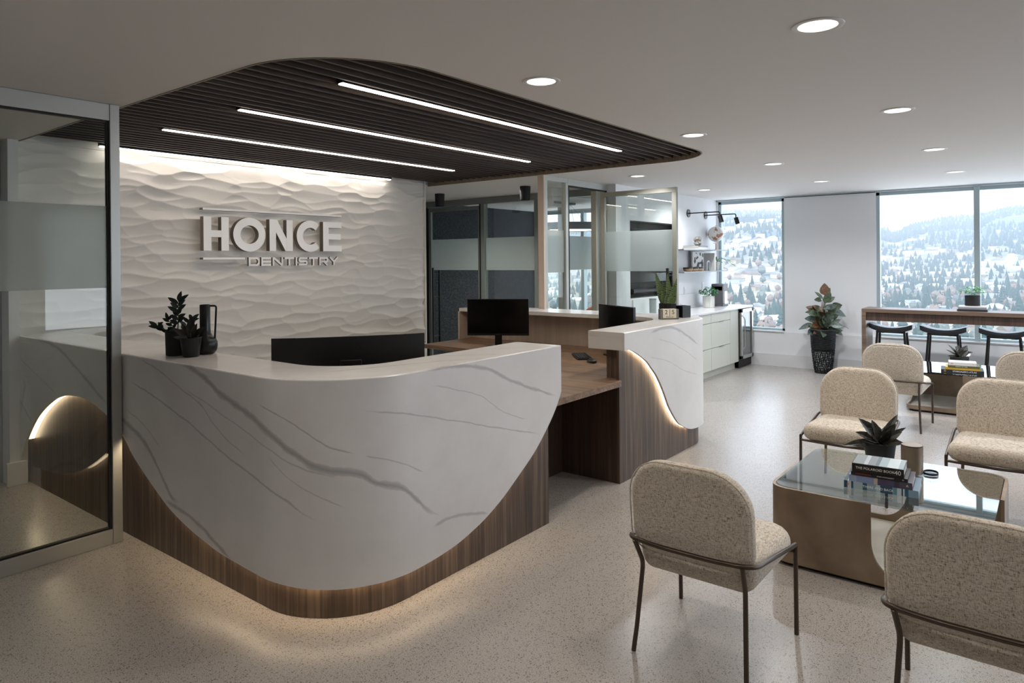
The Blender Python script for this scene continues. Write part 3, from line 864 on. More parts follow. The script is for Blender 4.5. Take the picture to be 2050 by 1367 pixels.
obj('marble_end_block', MB().box(X2 - .0, 5.25, Y2 + .019, 2.69, .953, 1.0445), 'marble_ledge', desk2, world=True, uvf=lambda v, i: (v[0] + 9, v[1]), smooth=False)
mb = MB()
sw = [s for s in sv2 if s >= 0]
for s in sw:
    for off in (.045, .065):
        p = ept(s - (.0 if s > 0 else .0), off); mb.v += [(p[0], p[1], .001), (p[0], p[1], .9515)]
for i in range(len(sw) - 1):
    a = i * 4; b = a + 4
    mb.f += [(a, b, b + 1, a + 1), (a + 2, a + 3, b + 3, b + 2), (a, a + 2, b + 2, b), (a + 1, b + 1, b + 3, a + 3)]
mb.f += [(0, 1, 3, 2)]; k = (len(sw) - 1) * 4; mb.f += [(k, k + 2, k + 3, k + 1)]
mb.mi = [0] * len(mb.f)
obj('wood_base', mb, 'walnut', desk2, world=True)
obj('side_panel', MB().box(4.345, 4.375, 2.456, 2.93, .001, .699), 'walnut_dark', desk2, world=True, bev=.001)
obj('modesty_panel', MB().box(3.47, 4.344, 2.93, 2.95, .001, .699), 'walnut_dark', desk2, world=True, smooth=False)
obj('support_block', MB().box(4.41, 4.45, 2.4565, 2.575, .741, .9525).box(4.45, 5.2, 2.4565, 2.50, .741, .9525), 'walnut', desk2, world=True, bev=.001)
WT2 = [(3.465, 2.415), (4.343, 2.415), (4.343, 2.457), (5.60, 2.457), (5.82, 2.60), (5.86, 2.8), (5.86, 5.15), (5.09, 5.15), (5.05, 4.3), (4.98, 3.9), (4.75, 3.6), (4.3, 3.42), (3.465, 3.38)]
obj('worktop', MB().prism(WT2, .698, .74), 'walnut_top', desk2, world=True, bev=.001)
obj('inner_panel', MB().box(5.86, 5.88, 3.0, 5.15, .5, 1.0445).box(5.64, 5.88, 5.15, 5.168, .741, 1.0445), 'beige_laminate', desk2, world=True, smooth=False)
mb = MB().prism(arc(5.48, 3.04, .40, -90, 0, 12) + list(reversed(arc(5.48, 3.04, .42, -90, 0, 12))), .741, 1.0445)
obj('curved_inner_panel', mb, 'walnut', desk2, world=True)
obj('led_strip', ribbon([s for s in sv2 if .10 < s < 1.16], ept, low2, .0195, .0435), 'led_desk', desk2, world=True)

# ------------------------------------------------------------------ wall sign
def stroke(mb, pts, w, y0, y1, closed=False):
    """flat mitred ribbon in x-z, extruded along y"""
    P = [Vector((p[0], p[1])) for p in pts]; n = len(P); L = []; Rr = []
    for i in range(n):
        if closed: a = (P[i] - P[i - 1]).normalized(); b = (P[(i + 1) % n] - P[i]).normalized()
        else:
            a = (P[i] - P[i - 1]).normalized() if i > 0 else (P[1] - P[0]).normalized()
            b = (P[i + 1] - P[i]).normalized() if i < n - 1 else a
        na = Vector((-a.y, a.x)); nb = Vector((-b.y, b.x)); m_ = (na + nb)
        if m_.length < 1e-6: m_ = na
        m_.normalize(); k = w / 2 / max(m_.dot(na), .35)
        L.append(P[i] + m_ * k); Rr.append(P[i] - m_ * k)
    vs = []
    for l_, r_ in zip(L, Rr): vs += [(l_.x, y0, l_.y), (r_.x, y0, r_.y), (r_.x, y1, r_.y), (l_.x, y1, l_.y)]
    fs = []
    for i in range(n if closed else n - 1):
        a = i * 4; b = ((i + 1) % n) * 4
        fs += [(a + k, a + (k + 1) % 4, b + (k + 1) % 4, b + k) for k in range(4)]
    if not closed: fs += [(3, 2, 1, 0), ((n - 1) * 4, (n - 1) * 4 + 1, (n - 1) * 4 + 2, (n - 1) * 4 + 3)]
    mb.add(vs, fs)
sign = thing('wall_sign', 'raised white HONCE DENTISTRY lettering with two thin bars on the textured wall', 'sign', (3.88, 5.94, 1.55))
YF, YB = 5.905, 5.962
def letter(kind, x0, x1, z0, z1, w):
    mb = MB(); h2 = w / 2; yf, yb = YF, YB
    xm = (x0 + x1) / 2; zm = (z0 + z1) / 2
    if kind == 'H':
        stroke(mb, [(x0 + h2, z0), (x0 + h2, z1)], w, yf, yb); stroke(mb, [(x1 - h2, z0), (x1 - h2, z1)], w, yf, yb); stroke(mb, [(x0 + w * .9, zm), (x1 - w * .9, zm)], w * .85, yf + .001, yb)
    elif kind == 'O':
        rx, rz = (x1 - x0) / 2 - h2, (z1 - z0) / 2 - h2 + .006
        stroke(mb, [(xm + rx * math.cos(a), zm + rz * math.sin(a)) for a in [2 * PI * k / 48 for k in range(48)]], w, yf, yb, True)
    elif kind == 'C':
        rx, rz = (x1 - x0) / 2 - h2 + .02, (z1 - z0) / 2 - h2 + .006; cx = x0 + h2 + rx
        stroke(mb, [(cx + rx * math.cos(a), zm + rz * math.sin(a)) for a in [R(46) + R(268) * k / 36 for k in range(37)]], w, yf, yb)
    elif kind == 'N':
        stroke(mb, [(x0 + h2, z0), (x0 + h2, z1)], w, yf, yb); stroke(mb, [(x1 - h2, z0), (x1 - h2, z1)], w, yf, yb)
        k = w * 1.18
        mb.add([(x0, yf + .001, z1), (x0 + k, yf + .001, z1), (x1, yf + .001, z0), (x1 - k, yf + .001, z0), (x0, yb, z1), (x0 + k, yb, z1), (x1, yb, z0), (x1 - k, yb, z0)],
               [(0, 1, 2, 3), (7, 6, 5, 4), (0, 4, 5, 1), (1, 5, 6, 2), (2, 6, 7, 3), (3, 7, 4, 0)])
    elif kind == 'E':
        stroke(mb, [(x0 + h2, z0), (x0 + h2, z1)], w, yf, yb)
        for z_ in (z0 + h2 * .85, zm, z1 - h2 * .85): stroke(mb, [(x0 + w * .9, z_), (x1 - (.0 if z_ != zm else .01), z_)], w * .85, yf + .001, yb)
    return mb
for k, xa, xb in (('H', 3.134, 3.372), ('O', 3.415, 3.745), ('N', 3.788, 4.045), ('C', 4.09, 4.37), ('E', 4.405, 4.64)):
    obj('letter', letter(k, xa, xb, 1.712, 2.016, .072 if k in 'HOC' else .070), 'sign_white', sign, world=True, smooth=False)
obj('bar', MB().box(3.128, 4.64, YF, YB, 2.074, 2.092), 'sign_white', sign, world=True, smooth=False)
obj('bar', MB().box(3.128, 3.53, YF, YB, 1.633, 1.650), 'sign_white', sign, world=True, smooth=False)
def small(kind, x0, x1, z0, z1, w):
    mb = MB(); h = w / 2; a, b, c, d = x0 + h, x1 - h, z0 + h, z1 - h; m_ = (z0 + z1) / 2; e = .018
    if kind == 'D': P = [[(a, c), (a, d), (b - e, d), (b, d - e), (b, c + e), (b - e, c)]]; stroke(mb, P[0], w, YF, YB, True)
    elif kind == 'E': stroke(mb, [(b + h, c), (a, c), (a, d), (b + h, d)], w, YF, YB); stroke(mb, [(a, m_), (b + h, m_)], w, YF + .001, YB)
    elif kind == 'N': stroke(mb, [(a, z0), (a, d), (a + .008, d), (b - .008, c), (b, c), (b, z1)], w, YF, YB)
    elif kind == 'T': stroke(mb, [(x0, d), (x1, d)], w, YF, YB); stroke(mb, [((a + b) / 2, z0), ((a + b) / 2, d)], w, YF + .001, YB)
    elif kind == 'I': stroke(mb, [(a, z0), (a, z1)], w, YF, YB)
    elif kind == 'S': stroke(mb, [(b + h, d), (a + e * .5, d), (a, d - e * .5), (a, m_ + e * .4), (a + e * .5, m_), (b - e * .5, m_), (b, m_ - e * .5), (b, c + e * .5), (b - e * .5, c), (x0, c)], w, YF, YB)
    elif kind == 'R': stroke(mb, [(a, z0), (a, d), (b - e * .6, d), (b, d - e * .6), (b, m_ + e * .3), (b - e * .6, m_ - .004), (a, m_ - .004)], w, YF, YB); stroke(mb, [((a + b) / 2, m_), (b, z0)], w * 1.1, YF + .001, YB)
    elif kind == 'Y': stroke(mb, [(x0 + .006, z1), ((a + b) / 2, m_ - .004), (x1 - .006, z1)], w, YF, YB); stroke(mb, [((a + b) / 2, z0), ((a + b) / 2, m_)], w, YF + .001, YB)
    return mb
YF, YB = 5.934, 5.960
xc = 3.585
for k, wd in (('D', .115), ('E', .105), ('N', .115), ('T', .11), ('I', .018), ('S', .105), ('T', .11), ('R', .11), ('Y', .115)):
    obj('letter', small(k, xc, xc + wd, 1.570, 1.652, .018), 'sign_white', sign, world=True, smooth=False)
    xc += wd + .0165

for ch_ in sign.children:
    me_ = ch_.data; me_.materials.append(MATS['sign_side'])
    for p_ in me_.polygons:
        if abs(p_.normal.y) < .5: p_.material_index = 1

# ------------------------------------------------------------------ lounge chairs
FAB = 'boucle'
def make_chair(label, group):
    t_ = thing('lounge_chair', label, 'chair', (0, 0, 0), 0, group)
    # seat
    mb = MB()
    def sm(u, v, w):
        x = .025 + v; k = (x + .24) / .5
        yy = u * (.90 + .10 * min(max(k, 0), 1))
        z = .405 + w
        if w < 0: z += w * .9 * max(0, (.22 - x)) / .46 * .7
        return (x, yy, z + .012 * (1 - (u / .26) ** 2) * (1 if w > 0 else 0))
    pillow(mb, .265, .245, [.10, .10, .07, .07], .105, .048, sm, dome_f=.008)
    obj('seat', mb, FAB, t_)
    # back
    mb = MB()
    def bmf(u, v, w):
        z = .593 + v; k = (z - .35) / .45
        x = -.205 - .065 * k + w + .032 * (u / .25) ** 2 * (.3 + .7 * k) - .0
        if z < .46: x += (.46 - z) ** 2 * 9
        return (x, u, z)
    pillow(mb, .250, .208, [.165, .165, .11, .11], .075, .034, bmf, dome_f=.012, dome_b=.006, n=10, inner=7)
    bk = obj('backrest', mb, FAB, t_)
    pp = [bmf(x, y, -.032) for x, y in rrect(.2495, .2075, [.165, .165, .11, .11], 12)]
    obj('piping', MB().tube(pp, .0032, 6, closed=True), FAB, bk)
    # frame
    rail = [(.252, -.262, .30), (.252, -.262, .383), (-.262, -.262, .462), (-.288, -.12, .462), (-.288, .12, .462), (-.262, .262, .462), (.252, .262, .383), (.252, .262, .30)]
    P = fil([Vector(p) for p in rail[1:-1]], .035)
    P = [Vector(p) for p in rail]
    obj('frame_rail', MB().tube([P[0]] + fil(P[1:-1], .07, n=8)[0:] + [P[-1]], .0095, 12, fillet=0), 'bronze', t_)
    obj('frame_rail', MB().tube([(.252, -.255, .355), (.255, 0, .349), (.252, .255, .355)], .0085, 10), 'bronze', t_)
    for s in (-1, 1):
        obj('leg', MB().tube([(.252, s * .262, .315), (.258, s * .262, .0)], .0095, 12), 'bronze', t_)
        obj('leg', MB().tube([(-.272, s * .222, .458), (-.215, s * .212, .350), (-.250, s * .225, .10), (-.268, s * .232, .0)], .0095, 12, fillet=.03), 'bronze', t_)
    return t_
GC = 'beige fabric lounge chairs'
ch = make_chair('beige woven lounge chair, back to the camera, just left of the near glass table', GC)
ch.location = (2.795, 1.128, 0)
dup(ch, (2.795, .190, 0), 0, 'beige woven lounge chair cut off by the lower right corner of the photo', GC)
dup(ch, (5.205, 1.105, 0), PI, 'beige woven lounge chair facing the camera behind the plant on the near glass table', GC)
dup(ch, (5.205, .255, 0), PI, 'beige woven lounge chair facing the camera at the right edge of the photo', GC)
dup(ch, (7.465, 1.175, 0), 0, 'farthest beige woven lounge chair, its back to the camera beside the bar table leg', GC)
dup(ch, (7.465, .135, 0), 0, 'beige lounge chair back just showing at the right edge beside the far glass table', GC)

# ------------------------------------------------------------------ glass coffee tables
def make_table(label, glass, group, flip=1):
    t_ = thing('coffee_table', label, 'coffee table', (0, 0, 0), 0, group)
    hx, hy, rr, th = .465, .50, .10, .016
    per = []
    pts_ = rrect(hx, hy, rr, 10)
    # outline resampled with arc length; start at +x,+y corner
    Pn = pts_ + [pts_[0]]; L = [0]
    for a, b in zip(Pn[:-1], Pn[1:]): L.append(L[-1] + math.hypot(b[0] - a[0], b[1] - a[1]))
    tot = L[-1]
    def at(s):
        s %= tot; i = int(np.searchsorted(L, s)) - 1; i = max(i, 0)
        q = (s - L[i]) / (L[i + 1] - L[i] + 1e-9)
        return Vector((Pn[i][0] + (Pn[i + 1][0] - Pn[i][0]) * q, Pn[i][1] + (Pn[i + 1][1] - Pn[i][1]) * q))
    def find(x, y):
        return min(np.linspace(0, tot, 4000), key=lambda s: (at(s) - Vector((x, y))).length)
    # cut-out 1: front face (x=-hx) from y=0 through the front-right corner to x=-.02 on the right side
    s1, s2 = find(-hx, .01), find(-.02, -hy)
    # cut-out 2 (point symmetric)
    s3, s4 = find(hx, -.01), find(.02, hy)
    hi, lo = .405, .062
    def cut(s, a, b):
        """height inside a cut from a to b with rounded lower corners"""
        w = (b - a) % tot; d = (s - a) % tot
        if d > w: return None
        q = .13; e = min(d, w - d)
        if e >= q: return lo
        return lo + q * 1.25 * (1 - math.sqrt(max(1 - ((q - e) / q) ** 2, 0)))
    ss = set(np.linspace(0, tot, 220)[:-1])
    for a, b in ((s1, s2), (s3, s4)):
        w = (b - a) % tot
        for e in (-.0008, .0, .001, .003, .006, .010, .016, .024, .034, .046, .06, .075, .09, .105, .12, .13):
            ss.add((a + e) % tot); ss.add((a + w - e) % tot)
    ss = sorted(ss)
    mb = MB()
    def prof(s):
        for a, b in ((s1, s2), (s3, s4)):
            z = cut(s, a, b)
            if z is not None: return z
        return hi
    for s in ss:
        p = at(s); d = (at(s + .002) - at(s - .002)).normalized(); nrm = Vector((-d.y, d.x))
        z = prof(s); q = p + nrm * th
        mb.v += [(p.x, p.y, .022), (p.x, p.y, z), (q.x, q.y, z), (q.x, q.y, .022)]
    n = len(ss)
    for i in range(n):
        a = i * 4; b = ((i + 1) % n) * 4
        for k in range(4): mb.f.append((a + k, a + (k + 1) % 4, b + (k + 1) % 4, b + k))
    mb.mi = [0] * len(mb.f)
    mb.v = [(v.x, v.y * flip, v.z) if isinstance(v, Vector) else (v[0], v[1] * flip, v[2]) for v in mb.v]
    obj('metal_shell', mb, 'champagne_metal', t_)
    obj('base_plate', MB().prism(rrect(hx - .017, hy - .017, rr - .02, 8), .022, .034), 'pale_plate', t_, smooth=False)
    obj('plinth', MB().prism(rrect(hx - .03, hy - .03, rr - .03, 8), 0, .021), 'gasket', t_, smooth=False)
    obj('glass_top', MB().prism(rrect(hx - .019, hy - .019, rr - .015, 12), .400, .410), glass, t_, smooth=False)
    return t_
tb = make_table('clear glass coffee table on a cut-out bronze shell among the near chairs', 'table_glass', 'glass coffee tables')
tb.location = (4.16, .69, 0)
tb2 = make_table('smoked glass coffee table with bronze shell in front of the bar stools', 'dark_glass', 'glass coffee tables', -1)
tb2.location = (8.67, .72, 0)

# ------------------------------------------------------------------ bar table and stools
bt = thing('bar_table', 'long walnut bar table with dark apron below the wide window', 'table', (9.85, .5, 0))
BX0, BX1, BZ = 9.60, 10.02, .955
obj('top', MB().box(BX0, BX1, -1.4, 1.90, BZ - .045, BZ), 'bar_wood', bt, world=True, bev=.002)
obj('leg_panel', MB().box(BX0, BX1, 1.852, 1.90, .001, BZ - .046), 'bar_wood', bt, world=True, bev=.002)
obj('leg_panel', MB().box(BX0, BX1, -1.4, -1.352, .001, BZ - .046), 'bar_wood', bt, world=True, bev=.002)
obj('apron', MB().box(BX0 + .03, BX0 + .05, -1.351, 1.851, BZ - .15, BZ - .046), 'walnut_dark', bt, world=True, smooth=False)
def make_stool(label, group):
    t_ = thing('bar_stool', label, 'stool', (0, 0, 0), 0, group)
    mb = MB()
    pillow(mb, .13, .235, .03, .045, .018, lambda u, v, w: (u, v, .615 + w + .9 * v * v), n=4, inner=4)
    # finer lengthwise curvature
    mb = MB()
    N = 18; prof_ = rrect(.13, .022, .016, 4)
    for i in range(N + 1):
        v = -.24 + .48 * i / N
        k = 1 if 0 < i < N else .9
        for (a, b_) in prof_: mb.v.append((a * k, v, .622 + b_ * k * 1.25 + .80 * v * v))
    m_ = len(prof_)
    for i in range(N):
        for k in range(m_): mb.f.append((i * m_ + k, i * m_ + (k + 1) % m_, (i + 1) * m_ + (k + 1) % m_, (i + 1) * m_ + k))
    mb.f += [tuple(range(m_)), tuple(N * m_ + k for k in range(m_ - 1, -1, -1))]; mb.mi = [0] * len(mb.f)
    obj('seat', mb, 'stool_leather', t_)
    obj('seat_rail', MB().tube([(-.10, -.16, .60), (-.10, .16, .60), (.10, .16, .60), (.10, -.16, .60)], .011, 8, closed=True), 'black_metal', t_)
    for sx in (-1, 1):
        for sy in (-1, 1):
            obj('leg', MB().tube([(sx * .085, sy * .15, .60), (sx * .145, sy * .195, 0)], .018, 4), 'black_metal', t_)
    for sx in (-1, 1): obj('footrest', MB().tube([(sx * .125, -.18, .2), (sx * .125, .18, .2)], .009, 8), 'black_metal', t_)
    return t_
GS = 'black saddle seat stools at the window bar'
st = make_stool('black saddle seat stool nearest the bar table leg', GS); st.location = (9.85, 1.60, 0); st.scale = (1, 1, 1.10)
dup(st, (9.85, 1.04, 0), 0, 'middle black saddle seat stool, directly behind the little dark table plant', GS)
dup(st, (9.85, .44, 0), 0, 'black saddle seat stool at the right edge of the photo', GS)

# ------------------------------------------------------------------ plants
def leaf(mb, base, direction, up, L, Wd, droop=.3, fold=.15, n=6, mi=0, tip=1.0, stalk=0.0):
    base = Vector(base); d = Vector(direction).normalized(); upv = Vector(up)
    side = d.cross(upv)
    side = side.normalized() if side.length > 1e-4 else d.orthogonal().normalized()
    nrm = side.cross(d).normalized()
    o = len(mb.v); th = max(Wd * .02, .0006)
    for i in range(n + 1):
        t_ = i / n
        w = Wd / 2 * (math.sin(PI * min(max(t_ ** (.75 * tip), 0.0), 1)) ** .8 if 0 < t_ < 1 else .02)
        c = base + d * (L * t_) - Vector((0, 0, 1)) * (droop * L * t_ * t_)
        for k, s in enumerate((-1, 0, 1)):
            mb.v.append(tuple(c + side * (w * s) + nrm * (abs(s) * w * fold)))
        for k, s in enumerate((-1, 0, 1)):
            mb.v.append(tuple(c + side * (w * s) + nrm * (abs(s) * w * fold - th)))
    for i in range(n):
        a = o + i * 6; b = a + 6
        mb.f += [(a, b, b + 1, a + 1), (a + 1, b + 1, b + 2, a + 2), (a + 3, a + 4, b + 4, b + 3), (a + 4, a + 5, b + 5, b + 4), (a, a + 3, b + 3, b), (a + 2, b + 2, b + 5, a + 5)]
        mb.mi += [mi] * 6
def pot_parts(t_, prof, mt, soil_r, soil_z, n=36):
    obj('pot', MB().lathe(prof, n), mt, t_)
    obj('soil', MB().lathe([(soil_r, soil_z - .004), (soil_r, soil_z)], 24), 'soil', t_)
def hollow(r0, r1, h, th=.004, lip=.02):
    return [(r0 * .93, 0), (r0, .004), (r1, h - .002), (r1 - th * .5, h), (r1 - th, h - .002), (r1 - th - .001, h - lip)]
LZ = 1.0802
# ZZ plant
t_ = thing('potted_plant', 'tall upright leafy plant in a wide black pot on the left desk ledge', 'plant', (1.925, 3.925, LZ))
pot_parts(t_, hollow(.062, .065, .14), 'black_matte', .060, .122)
mb = MB(); sm_ = MB()
def zz(base, top, k, L):
    base, top = Vector(base), Vector(top)
    sm_.tube([base, base.lerp(top, .5) + Vector((.004, 0, 0)), top], [.004, .003, .0015], 6)
    ax = (top - base).normalized()
    vr = Vector((.61, -.79, 0))
    for i in range(k):
        f_ = .30 + .68 * i / max(k - 1, 1)
        p = base.lerp(top, f_); s = 1 if i % 2 else -1
        d = vr * s + ax * random.uniform(.7, 1.1) + Vector((random.uniform(-.4, .4), random.uniform(-.4, .4), 0))
        leaf(mb, p, d, Vector((-.6, -.75, .5)), L * random.uniform(.8, 1.1) * (1.15 if i > k - 3 else 1), L * .42, .05, .25)
    leaf(mb, top, ax + vr * .3, Vector((-.7, -.7, .2)), L, L * .42, 0, .2)
zz((0, 0, .118), (.0, -.01, .305), 12, .062)
zz((-.01, .01, .118), (-.085, .06, .165), 6, .054)
zz((.01, .0, .118), (.06, -.05, .20), 7, .05)
zz((-.0, .0, .118), (-.03, .05, .2), 6, .045)
obj('leaves', mb, 'leaf_zz', t_); obj('stems', sm_, 'stem_green', t_)
# dark rubber-leaf plant
def dark_plant(t_, z, spec, mt='leaf_dark'):
    mb = MB()
    for (az, el, L, w) in spec:
        d = Vector((math.cos(R(az)) * math.cos(R(el)), math.sin(R(az)) * math.cos(R(el)), math.sin(R(el))))
        leaf(mb, d * .006 + Vector((0, 0, z)), d, Vector((-.55, -.55, .7)), L, w, .12, .35, n=7)
    obj('leaves', mb, mt, t_)
    obj('stem', MB().tube([(0, 0, z - .02), (0, 0, z + .04)], .005, 8), 'stem', t_)
t_ = thing('potted_plant', 'short dark-leaved plant in a tapered black pot between the tall plant and the jug', 'plant', (1.93, 3.785, LZ))
pot_parts(t_, hollow(.044, .057, .108), 'black_ceramic', .051, .092)
dark_plant(t_, .09, [(-52, 48, .115, .04), (128, 40, .13, .034), (118, 62, .12, .03), (40, 86, .15, .05), (-60, 70, .11, .036), (-70, 20, .06, .03), (150, 20, .09, .03), (-140, 30, .07, .03), (20, 35, .08, .03)])
# jug
t_ = thing('jug_vase', 'matte black long-necked jug vase with a tall loop handle on the desk ledge', 'vase', (2.045, 3.845, LZ))
obj('body', MB().lathe([(.040, 0), (.052, .004), (.064, .022), (.067, .045), (.066, .068), (.058, .086), (.040, .100), (.031, .118), (.029, .15), (.029, .278), (.026, .282), (.024, .278), (.022, .2)], 40), 'black_ceramic', t_)
dv = Vector((.61, -.79, 0))
obj('handle', MB().tube([dv * .025 + Vector((0, 0, .275)), dv * .066 + Vector((0, 0, .275)), dv * .056 + Vector((0, 0, .088))], .0055, 8, fillet=.015), 'black_ceramic', t_)

# ------------------------------------------------------------------ monitors, keyboard, mouse
def add_text(name, txt, size, mt, parent, mtx, depth=.0004, **kw):
    mb = text_mb(txt, size, depth, **kw)
    return obj(name, xform(mb, mtx), mt, parent, smooth=False)
def make_monitor(label, w, h, zc, curve=0.0, back_logo=False, front_logo=True, group=None, base_z=.0):
    """screen faces local -y"""
    t_ = thing('computer_monitor', label, 'monitor', (0, 0, 0), 0, group)
    N = 24; T = .018
    def cy(x): return -curve * (x / (w / 2)) ** 2
    mb = MB(); th = .022
    prof_ = [(-1, 0), (-1, 1), (1, 1), (1, 0)]
    for i in range(N + 1):
        x = -w / 2 + w * i / N; y0 = cy(x)
        mb.v += [(x, y0, zc - h / 2), (x, y0, zc + h / 2), (x, y0 + th, zc + h / 2), (x, y0 + th, zc - h / 2)]
    for i in range(N):
        a = i * 4; b = a + 4
        mb.f += [(a + k, a + (k + 1) % 4, b + (k + 1) % 4, b + k) for k in range(4)]
    mb.f += [(0, 1, 2, 3), (N * 4 + 3, N * 4 + 2, N * 4 + 1, N * 4)]; mb.mi = [0] * len(mb.f)
    obj('housing', mb, 'black_plastic', t_)
    mb = MB()
    for i in range(N + 1):
        x = -w / 2 + .008 + (w - .016) * i / N; y0 = cy(x) - .0008
        mb.v += [(x, y0, zc - h / 2 + .022), (x, y0, zc + h / 2 - .008), (x, y0 + .0006, zc + h / 2 - .008), (x, y0 + .0006, zc - h / 2 + .022)]
    for i in range(N):
        a = i * 4; b = a + 4
        mb.f += [(a + k, a + (k + 1) % 4, b + (k + 1) % 4, b + k) for k in range(4)]
    mb.f += [(0, 1, 2, 3), (N * 4 + 3, N * 4 + 2, N * 4 + 1, N * 4)]; mb.mi = [0] * len(mb.f)
    obj('screen', mb, 'screen', t_)
    obj('stand', MB().box(-.035, .035, th + .004, th + .024, .012, zc - .02).box(-.06, .06, th - .001, th + .016, zc - .07, zc + .05), 'black_plastic', t_, bev=.004)
    obj('foot', MB().prism(rrect(.13, .095, .03, 5, 0, .03), 0, .010), 'black_plastic', t_, bev=.002)
    if front_logo:
        add_text('logo', 'ASUS', .014, 'silver', t_, frame_mtx((0, -.0012, zc - h / 2 + .011), (1, 0, 0), (0, 0, 1), (0, -1, 0)))
    if back_logo:
        add_text('logo', 'ASUS', .05, 'gasket', t_, frame_mtx((0, th + .0006, zc + h / 2 - .055), (-1, 0, 0), (0, 0, 1), (0, 1, 0)))
        obj('top_vent', MB().box(-w * .35, w * .35, th * .4, th * .7, zc + h / 2, zc + h / 2 + .0012), 'grey_plastic', t_, smooth=False)
        obj('port_label', MB().box(.005, .035, th + .0006, th + .0012, zc - .02, zc + .03), 'grey_plastic', t_, smooth=False)
    return t_
m1 = make_monitor('wide curved black monitor seen from behind over the marble ledge', .85, .36, .26, .045, True, False)
# centre (2.496,3.107); local +y (back) must face the camera
ang = math.atan2(2.86 - 3.354, 2.841 - 2.151)
m1.location = (2.515, 3.13, .7402); m1.rotation_euler = (0, 0, ang + PI)
m2 = make_monitor('black monitor with blank screen facing the camera beside the left end of the back ledge', .61, .36, .303, 0, False, True)
m2.location = (5.27, 4.30, .7402); m2.rotation_euler = (0, 0, R(-58))
m3 = make_monitor('slim black monitor turned sideways behind the square marble end', .57, .33, .285, 0, False, False)
m3.location = (5.42, 3.07, .7402); m3.rotation_euler = (0, 0, R(-118))
t_ = thing('keyboard', 'black keyboard lying on the walnut worktop', 'keyboard', (5.19, 3.28, .7402), R(42))
obj('case', MB().prism(rrect(.175, .065, .01, 4), 0, .014), 'black_plastic', t_, bev=.002)
for r_ in range(5):
    for c in range(13):
        obj('key', MB().box(-.164 + c * .0254, -.164 + c * .0254 + .021, -.055 + r_ * .0225, -.055 + r_ * .0225 + .018, .0142, .019), 'black_matte', t_, smooth=False)
t_ = thing('computer_mouse', 'black mouse on the worktop beside the keyboard', 'mouse', (4.955, 3.035, .7402), R(60))
mb = MB(); pillow(mb, .052, .031, .028, .022, .010, lambda u, v, w: (u, v, .013 + w), dome_f=.012); obj('shell', mb, 'black_plastic', t_)
obj('scroll_wheel', MB().box(.02, .034, -.003, .003, .026, .036), 'grey_plastic', t_, smooth=False)

# ------------------------------------------------------------------ things on the right desk ledge
t_ = thing('potted_plant', 'snake plant with banded pointed leaves in a ribbed black pot on the desk', 'plant', (5.70, 2.70, LZ))
pot_parts(t_, [(.066 + (.0), 0), (.070, .003), (.070, .128), (.066, .130), (.064, .11)], 'black_matte', .064, .115, 48)
rbm = MB()
for k in range(30):
    a = 2 * PI * k / 30; rbm.tube([(.070 * math.cos(a), .070 * math.sin(a), .032), (.070 * math.cos(a), .070 * math.sin(a), .126)], .0042, 5)
obj('ribs', rbm, 'black_matte', t_)
mb = MB()
vr = Vector((.61, -.79, 0))
for (sx, sd, h_, w_, ln) in ((-.045, .0, .31, .062, -.24), (-.015, .02, .22, .075, -.12), (.02, -.01, .29, .055, -.05), (.045, .01, .20, .065, .16), (.055, .02, .25, .04, .2), (-.01, -.03, .12, .06, .0), (.02, -.035, .12, .06, .1), (-.035, -.02, .15, .05, -.2), (.0, .03, .18, .05, .05)):
    b0 = vr * sx * .75 + Vector((.79, .61, 0)) * sd + Vector((0, 0, .108))
    leaf(mb, b0, vr * ln + Vector((0, 0, 1)), Vector((-.79, -.61, .0)), h_, w_ * 1.05, 0, .3, n=9, tip=.75)
obj('leaves', mb, 'leaf_snake', t_)
t_ = thing('calendar_block', 'wooden block calendar reading 25 March in front of the snake plant', 'calendar', (5.545, 2.615, LZ), R(-46))
obj('stand', MB().box(-.082, .082, -.022, .035, 0, .012).box(-.082, -.062, -.022, .035, .0122, .088).box(.062, .082, -.022, .035, .0122, .088).box(-.0618, .0618, .029, .035, .0122, .07), 'concrete_grey', t_, bev=.002)
for k, (dg, xx) in enumerate((('2', -.031), ('5', .031))):
    cb_ = obj('number_block', MB().box(xx - .029, xx + .029, -.024, .028, .030, .090), 'cream_card', t_, bev=.002)
    add_text('numeral', dg, .052, 'ink', cb_, frame_mtx((xx, -.0246, .062), (1, 0, 0), (0, 0, 1), (0, -1, 0)))
cb_ = obj('month_block', MB().box(-.060, .060, -.024, .028, .0124, .0296), 'cream_card', t_, bev=.001)
add_text('month_text', 'MARCH', .016, 'ink', cb_, frame_mtx((0, -.0246, .021), (1, 0, 0), (0, 0, 1), (0, -1, 0)), spacing=1.2)
t_ = thing('pen_holder', 'black ribbed square pen holder beside the block calendar', 'pen holder', (5.80, 2.60, LZ), R(-22))
w_ = .046
obj('body', MB().box(-w_, w_, -w_, w_, 0, .006).box(-w_, w_, -w_, -w_ + .006, .006, .105).box(-w_, w_, w_ - .006, w_, .006, .105).box(-w_, -w_ + .006, -w_ + .006, w_ - .006, .006, .105).box(w_ - .006, w_, -w_ + .006, w_ - .006, .006, .105), 'black_plastic', t_, smooth=False)
rbm = MB()
for k in range(9): rbm.box(-w_ - .0025, w_ + .0025, -w_ - .0025, w_ + .0025, .008 + k * .011, .014 + k * .011)
rib = MB()
for k in range(9):
    z_ = .008 + k * .011
    for (a, b_, c, d) in ((-w_ - .0025, w_ + .0025, -w_ - .0025, -w_), (-w_ - .0025, w_ + .0025, w_, w_ + .0025), (-w_ - .0025, -w_, -w_, w_), (w_, w_ + .0025, -w_, w_)): rib.box(a, b_, c, d, z_, z_ + .007)
obj('ribs', rib, 'black_plastic', t_, smooth=False)
